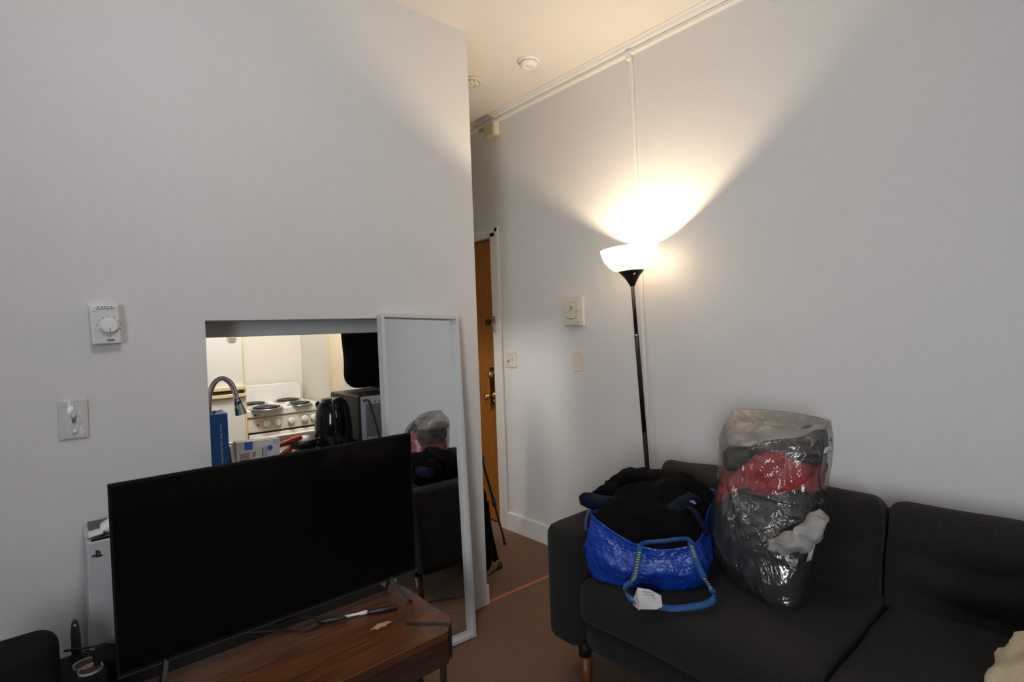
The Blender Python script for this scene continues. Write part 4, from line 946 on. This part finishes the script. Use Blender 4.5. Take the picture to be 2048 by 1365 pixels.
# television
tv = empty('television', (.553, 1.735, TZ), 'large black flat television standing on the coffee table', 'television')
tx0, tx1, ty, tz0, tz1 = .108, .998, 1.733, .519, 1.027
link('housing', B(tx0+.05, tx1-.05, ty+.012, ty+.055, tz0+.03, tz1-.12), M['black'], tv, bevel=.015, bseg=3)
link('bezel', B(tx0, tx1, ty, ty+.014, tz0, tz1), M['case'], tv, bevel=.002)
link('screen', B(tx0+.006, tx1-.006, ty-.0012, ty+.001, tz0+.012, tz1-.007), M['screen'], tv)
link('bottom_edge', B(tx0+.001, tx1-.001, ty-.0016, ty+.004, tz0, tz0+.003), M['grey_handle'], tv)
link('sensor_bar', B(.50, .56, ty-.002, ty+.01, tz0-.010, tz0), M['black_gloss'], tv, bevel=.002)
link('corner_clip', B(tx1-.004, tx1+.0005, ty-.003, ty+.004, tz0-.002, tz0+.006), M['steel'], tv)
for s, x in ((1, .895), (-1, .215)):
    ft = empty('foot_tmp', (0, 0, 0), '', '') if False else None
    bm = bmesh.new(); tube(bm, [(x, ty+.01, tz0+.006), (x+.012*s, ty-.03, .490), (x+.030*s, 1.662, TZ+.006), (x+.032*s, 1.650, TZ+.004)], [.010, .008, .0065, .005], 4); tube(bm, [(x, ty+.01, tz0+.006), (x+.006*s, ty+.035, .49), (x+.010*s, ty+.062, TZ+.005)], [.010, .007, .005], 4)
    link('foot', bm, M['black'], tv)
# cables trailing below the television
bm = bmesh.new(); tube(bm, catmull([at(420, 1268, 2, TZ+.004), at(480, 1268, 2, TZ+.004), at(560, 1262, 2, TZ+.004), at(610, 1262, 2, TZ+.004), at(640, 1250, 2, TZ+.004), at(632, 1236, 2, TZ+.004), at(600, 1238, 2, TZ+.02)], 8), .0028, 8)
link('power_cable', bm, M['black'], label='black cable lying on the table under the television', cat='cable', smooth=True)
# brush / tool on the table
e = empty('hair_brush', at(700, 1232, 2, TZ), 'black handled brush with bright metal neck on the coffee table', 'brush')
zt = TZ+.010
a, b = at(735, 1225, 2, zt), at(795, 1216, 2, zt); bm = bmesh.new(); dv = b-a; tube(bm, [a, a+dv*.05, a+dv*.5, a+dv*.95, b], [.006, .008, .0088, .0085, .006], 12); link('handle', bm, M['black'], e, smooth=True)
a, b = at(690, 1234, 2, zt), at(736, 1224.5, 2, zt); bm = bmesh.new(); tube(bm, [a, a.lerp(b, .6), a.lerp(b, .75), b], [.004, .0045, .007, .006], 8); link('metal_neck', bm, M['plastic_white'], e, smooth=True)
a, b = at(634, 1243, 2, zt), at(692, 1236, 2, zt); dv = b-a; bm = bmesh.new(); tube(bm, [a, a+dv*.1, a+dv*.4, a+dv*.8, b], [.006, .012, .0115, .008, .005], 12)
for v in bm.verts: v.co.z = zt+(v.co.z-zt)*.7
link('brush_head', bm, M['black'], e, smooth=True)

# ------------------------------------------------------------ leaning mirror
me_ = empty('leaning_mirror', (1.25, 2.0, 0), 'narrow white framed mirror leaning on the left wall beside the hatch', 'mirror')
BR = Vector((1.430, 1.968, .003)); TR = Vector((1.490, 2.102, 1.465)); TL = Vector((1.095, 2.112, 1.476))
uz = (TR-BR); H_ = uz.length; uz.normalize(); ux = (TR-TL); ux = (ux-uz*ux.dot(uz)).normalized(); W_ = .396; uy = uz.cross(ux)  # +uy goes to the wall
BL = BR-ux*W_
if BL.z < .002: BL.z = .002
MX = basis(BL, ux, uy, uz); DEP, FW = .045, .0145
for nme, b_ in (('side_rail', (0, FW, 0, DEP, 0, H_)), ('side_rail', (W_-FW, W_, 0, DEP, 0, H_)), ('top_rail', (FW, W_-FW, 0, DEP, H_-FW, H_)), ('bottom_rail', (FW, W_-FW, 0, DEP, 0, FW))):
    link(nme, B(*b_, mtx=MX), M['frame'], me_, bevel=.001)
link('mirror_glass', B(FW, W_-FW, DEP-.016, DEP-.012, FW, H_-FW, mtx=MX), M['mirror'], me_)
link('backing_board', B(FW, W_-FW, DEP-.012, DEP-.003, FW, H_-FW, mtx=MX), M['brown'], me_)

# ------------------------------------------------------------ passage: tripod and backpack
tp = empty('tripod', (2.0, 2.78, 0), 'thin black tripod standing in the passage before the wooden door', 'tripod')
ap = Vector((1.978, 2.755, 1.0)); ft = Vector((2.204, 2.684, .012))
def tleg(f):
    d = (f-ap); bm = bmesh.new(); tube(bm, [ap, ap+d*.42], .0105, 10); lg = link('leg', bm, M['black'], tp, smooth=True)
    bm = bmesh.new(); tube(bm, [ap+d*.40, ap+d*.72], .0085, 10); tube(bm, [ap+d*.70, f], .0065, 10); link('lower_section', bm, M['black'], lg, smooth=True)
    for t in (.42, .72): bm = bmesh.new(); tube(bm, [ap+d*(t-.022), ap+d*(t+.022)], .0145, 8); link('leg_clamp', bm, M['grey_handle'], lg, smooth=True)
    bm = bmesh.new(); tube(bm, [f-d.normalized()*.02, f+Vector((0, 0, -.006))], .011, 10); link('rubber_foot', bm, M['black'], lg, smooth=True)
tleg(ft); tleg(Vector((1.80, 2.60, .012)).lerp(Vector((1.80, 2.99, .012)), 1)); tleg(Vector((1.95, 3.05, .012)).lerp(Vector((1.72, 2.66, .012)), 0))
bm = bmesh.new(); tube(bm, [ap+Vector((0, 0, -.12)), ap+Vector((0, 0, .20))], .010, 10); box(bm, ap.x-.03, ap.x+.03, ap.y-.03, ap.y+.03, ap.z-.02, ap.z+.02); link('centre_column', bm, M['black'], tp)
bp = empty('backpack', (1.80, 2.52, 0), 'black backpack with dangling buckle standing behind the wall end', 'backpack')
bm = softbox((.115, .12, .25), .06, 12, puff=(.012, .02, .02), nz=.014, nf=8, mtx=T(1.800, 2.53, .252), seed=8)
for v in bm.verts:
    v.co.x -= max(0, v.co.z-.05)*.06; v.co.z = max(.0, v.co.z)
link('pack_body', bm, M['cloth_black'], bp, smooth=True)
bm, _p = ribbon([at(972, 1005, 1, 2.40), at(976, 1045, 1, 2.41), at(984, 1085, 1, 2.42), at(992, 1122, 1, 2.43)], .035, (1, 0, 0), 6); link('shoulder_strap', bm, M['cloth_black'], bp, solid=.006, smooth=True)
bk = at(1000, 1132, 1, 2.43); bm = bmesh.new(); tube(bm, [bk+Vector((.014*math.cos(a*PI/6), 0, .022*math.sin(a*PI/6))) for a in range(13)], .0045, 8, cap=False); link('buckle', bm, M['black'], bp, smooth=True)
bm, _p = ribbon([at(978, 1152, 1, 2.41), at(986, 1146, 1, 2.42), at(996, 1138, 1, 2.43), at(1004, 1133, 1, 2.43)], .018, (0, 0, 1), 5); link('webbing_tail', bm, M['black'], bp, solid=.003, smooth=True)

# ------------------------------------------------------------ low bench at the left with console, holder and case
bz = .440
e = empty('media_bench', (0, 1.98, 0), 'low black bench against the left wall behind the coffee table, lengthened to stand in for shade under the television', 'bench')
link('bench_top', B(-.75, .93, 1.83, 2.145, bz-.03, bz), M['black_matte'], e, bevel=.003)  # reaches past the console so its black stands in for shade below the television
for x in (-.70, .88):
    for y in (1.86, 2.11): link('leg', B(x-.02, x+.02, y-.02, y+.02, 0, bz-.03), M['black_matte'], e)
cx0, cx1 = .0655, .1700; cy0 = 1.918
e = empty('game_console', (.117, 2.03, bz), 'white upright game console with black symbol left of the television', 'game console')
link('white_shell', B(cx0, cx1, cy0, cy0+.215, bz+.022, .836), M['console_white'], e, bevel=.004, bseg=3)
link('black_core', B(cx0+.012, cx1-.012, cy0+.004, cy0+.210, bz+.01, .842), M['black_gloss'], e, bevel=.002)
link('stand', B(cx0+.008, cx1-.008, cy0+.03, cy0+.19, bz, bz+.012), M['black'], e, bevel=.002)
def lp_(x, y): return at(170+x/19.5, 1050+y/19.5, 1, cy0-.0008)
lg_ = None
for nm, pts in (('symbol_stem', [(405, 1000), (430, 1003), (490, 1012), (490, 1278), (425, 1275)]), ('symbol_bow', [(490, 1012), (560, 1025), (598, 1065), (600, 1100), (575, 1135), (515, 1150), (512, 1055), (490, 1045)]), ('symbol_left_wing', [(238, 1248), (300, 1205), (400, 1165), (402, 1190), (310, 1230), (300, 1243), (402, 1240), (402, 1262), (265, 1266)]), ('symbol_right_wing', [(495, 1182), (600, 1150), (708, 1172), (690, 1205), (600, 1245), (510, 1277), (495, 1255), (600, 1215), (632, 1188), (600, 1176), (495, 1206)])):
    bm = poly([lp_(*p) for p in pts]); bmesh.ops.triangulate(bm, faces=bm.faces); link(nm, bm, M['print_dark'], e, solid=.0006)
# headset on the console
e = empty('headset', (.115, 1.98, .842), 'white headset with black band lying on top of the game console', 'headset')
bm = bmesh.new(); P = catmull([at(197, 1079, 1, 1.97), at(203, 1071, 1, 1.97), at(211, 1063, 1, 1.97), at(222, 1055, 1, 1.97), at(240, 1050, 1, 1.98), at(255, 1062, 1, 1.99)], 6); tube(bm, P, .0055, 10); link('headband', bm, M['grey_handle'], e, smooth=True)
c_ = at(222, 1075, 1, 1.985); bm = softbox((.026, .028, .014), .013, 8, mtx=T(c_.x, c_.y, .858) @ Matrix.Rotation(-.5, 4, 'Y')); link('ear_cushion', bm, M['plastic_white'], e, smooth=True)
c_ = at(186, 1083, 1, 1.965); bm = softbox((.018, .024, .0045), .0044, 8, mtx=T(c_.x+.006, c_.y, .8468) @ Matrix.Rotation(-.10, 4, 'Y')); link('ear_cup', bm, M['plastic_grey'], e, smooth=True)
# utensil holder
hx0, hy0 = .025, 1.76
e = empty('organizer', (.05, 1.78, TZ), 'black desk organizer with three round white rimmed cups at the lower left', 'organizer')
oc = [at(154.5, 1318, 2, .535), at(171, 1327.5, 2, .538), at(181, 1338.5, 2, .538)]
bm = bmesh.new(); xm, ym = oc[0].x, oc[0].y
xa, xb = min(c.x for c in oc)-.034, max(c.x for c in oc)+.034; ya, yb = min(c.y for c in oc)-.034, max(c.y for c in oc)+.034
prism(bm, [(xa, ya), (xb, ya), (xb, yb-.03), (xb-.03, yb), (xa, yb)], 2, TZ, .534); link('block', bm, M['case'], e, bevel=.006)
for k, c in enumerate(oc):
    bm = bmesh.new(); lathe(bm, [(.0245, -.02), (.0250, .001), (.0270, .002), (.0275, -.002), (.0275, -.02)], c, (0, 0, 1), 28); cup = link('cup', bm, M['rim_white'] if k else M['grey_handle'], e, smooth=False)
    bm = bmesh.new(); lathe(bm, [(.0248, -.003), (0, -.002)], c, (0, 0, 1), 24); link('cup_filling', bm, M['glaze'] if k else M['grey_handle'], cup)
e = empty('grey_handle_tool', oc[0], 'dark grey handled tool standing upright in the black organizer', 'tool')
a, b = oc[0]+Vector((0, 0, -.02)), at(149, 1240, 1, oc[0].y); dv = b-a
bm = bmesh.new(); tube(bm, [a+dv*t for t in (0, .1, .35, .7, .88, .96, 1)], [.0085, .0095, .0115, .0105, .0085, .0065, .003], 14); link('handle', bm, M['grey_handle'], e, smooth=True)
h_ = a+dv*.90+Vector((0, -.0075, 0)); bm = bmesh.new(); lathe(bm, [(.0035, 0), (.0035, .0012), (0, .0013)], h_, (0, -1, 0), 12); link('hanging_hole', bm, M['plastic_grey'], e)
# white cable in front of the console
bm = bmesh.new(); tube(bm, catmull([at(128, 1303, 1, 1.89), at(150, 1300, 1, 1.88), at(185, 1294, 1, 1.87), at(212, 1289, 1, 1.87), at(240, 1292, 1, 1.88)], 8), .0034, 8)
link('loose_cable', bm, M['black'], label='black cable crossing in front of the game console', cat='cable', smooth=True)
bm = softbox((.026, .03, .045), .008, 8, mtx=T(.085, 1.845, .512) @ Matrix.Rotation(.25, 4, 'Y')); link('power_adapter', bm, M['case'], label='black power adapter before the foot of the console', cat='adapter', smooth=True)
# dark case
e = empty('hard_case', (-.14, 1.80, TZ), 'dark rounded hard case at the lower left corner', 'case')
p1 = at(120, 1320, 1, 1.72)
cw = .15; xr_ = p1.x; ztop = at(70, 1287, 1, 1.72).z
bm = softbox((cw, .055, (ztop-TZ)/2), .045, 14, puff=(0, .006, 0), mtx=T(xr_-cw, 1.775, (ztop+TZ)/2)); link('shell', bm, M['case'], e, smooth=True)
bm = bmesh.new(); tube(bm, catmull([(xr_-.20, 1.718, .60), (xr_-.135, 1.716, .60), (xr_-.118, 1.716, .585), (xr_-.118, 1.716, .53), (xr_-.14, 1.716, .51), (xr_-.20, 1.718, .51)], 6), .003, 8); link('moulded_rib', bm, M['grey_handle'], e, smooth=True)
bm = softbox((.02, .03, .008), .005, 6, mtx=T(xr_-.16, 1.775, ztop+.004)); link('latch', bm, M['black'], e, smooth=True)

# shared groups of repeats
for o in D.objects:
    if o.parent or 'category' not in o: continue
    b_ = o.name.split('.')[0]
    g_ = {'light_switch': 'toggle switch plates on the walls', 'smoke_detector': 'round detectors on the ceiling', 'sponge': 'sponges between the cartons'}.get(b_)
    if b_ in ('fleece_top', 'sweatshirt', 'red_garment', 'dark_shirt', 'white_shirt', 'white_socks', 'cream_top'): g_ = 'clothes packed in the clear bag'
    if b_ in ('blue_carton', 'white_carton'): g_ = 'cartons on the kitchen worktop'
    if g_: o['group'] = g_
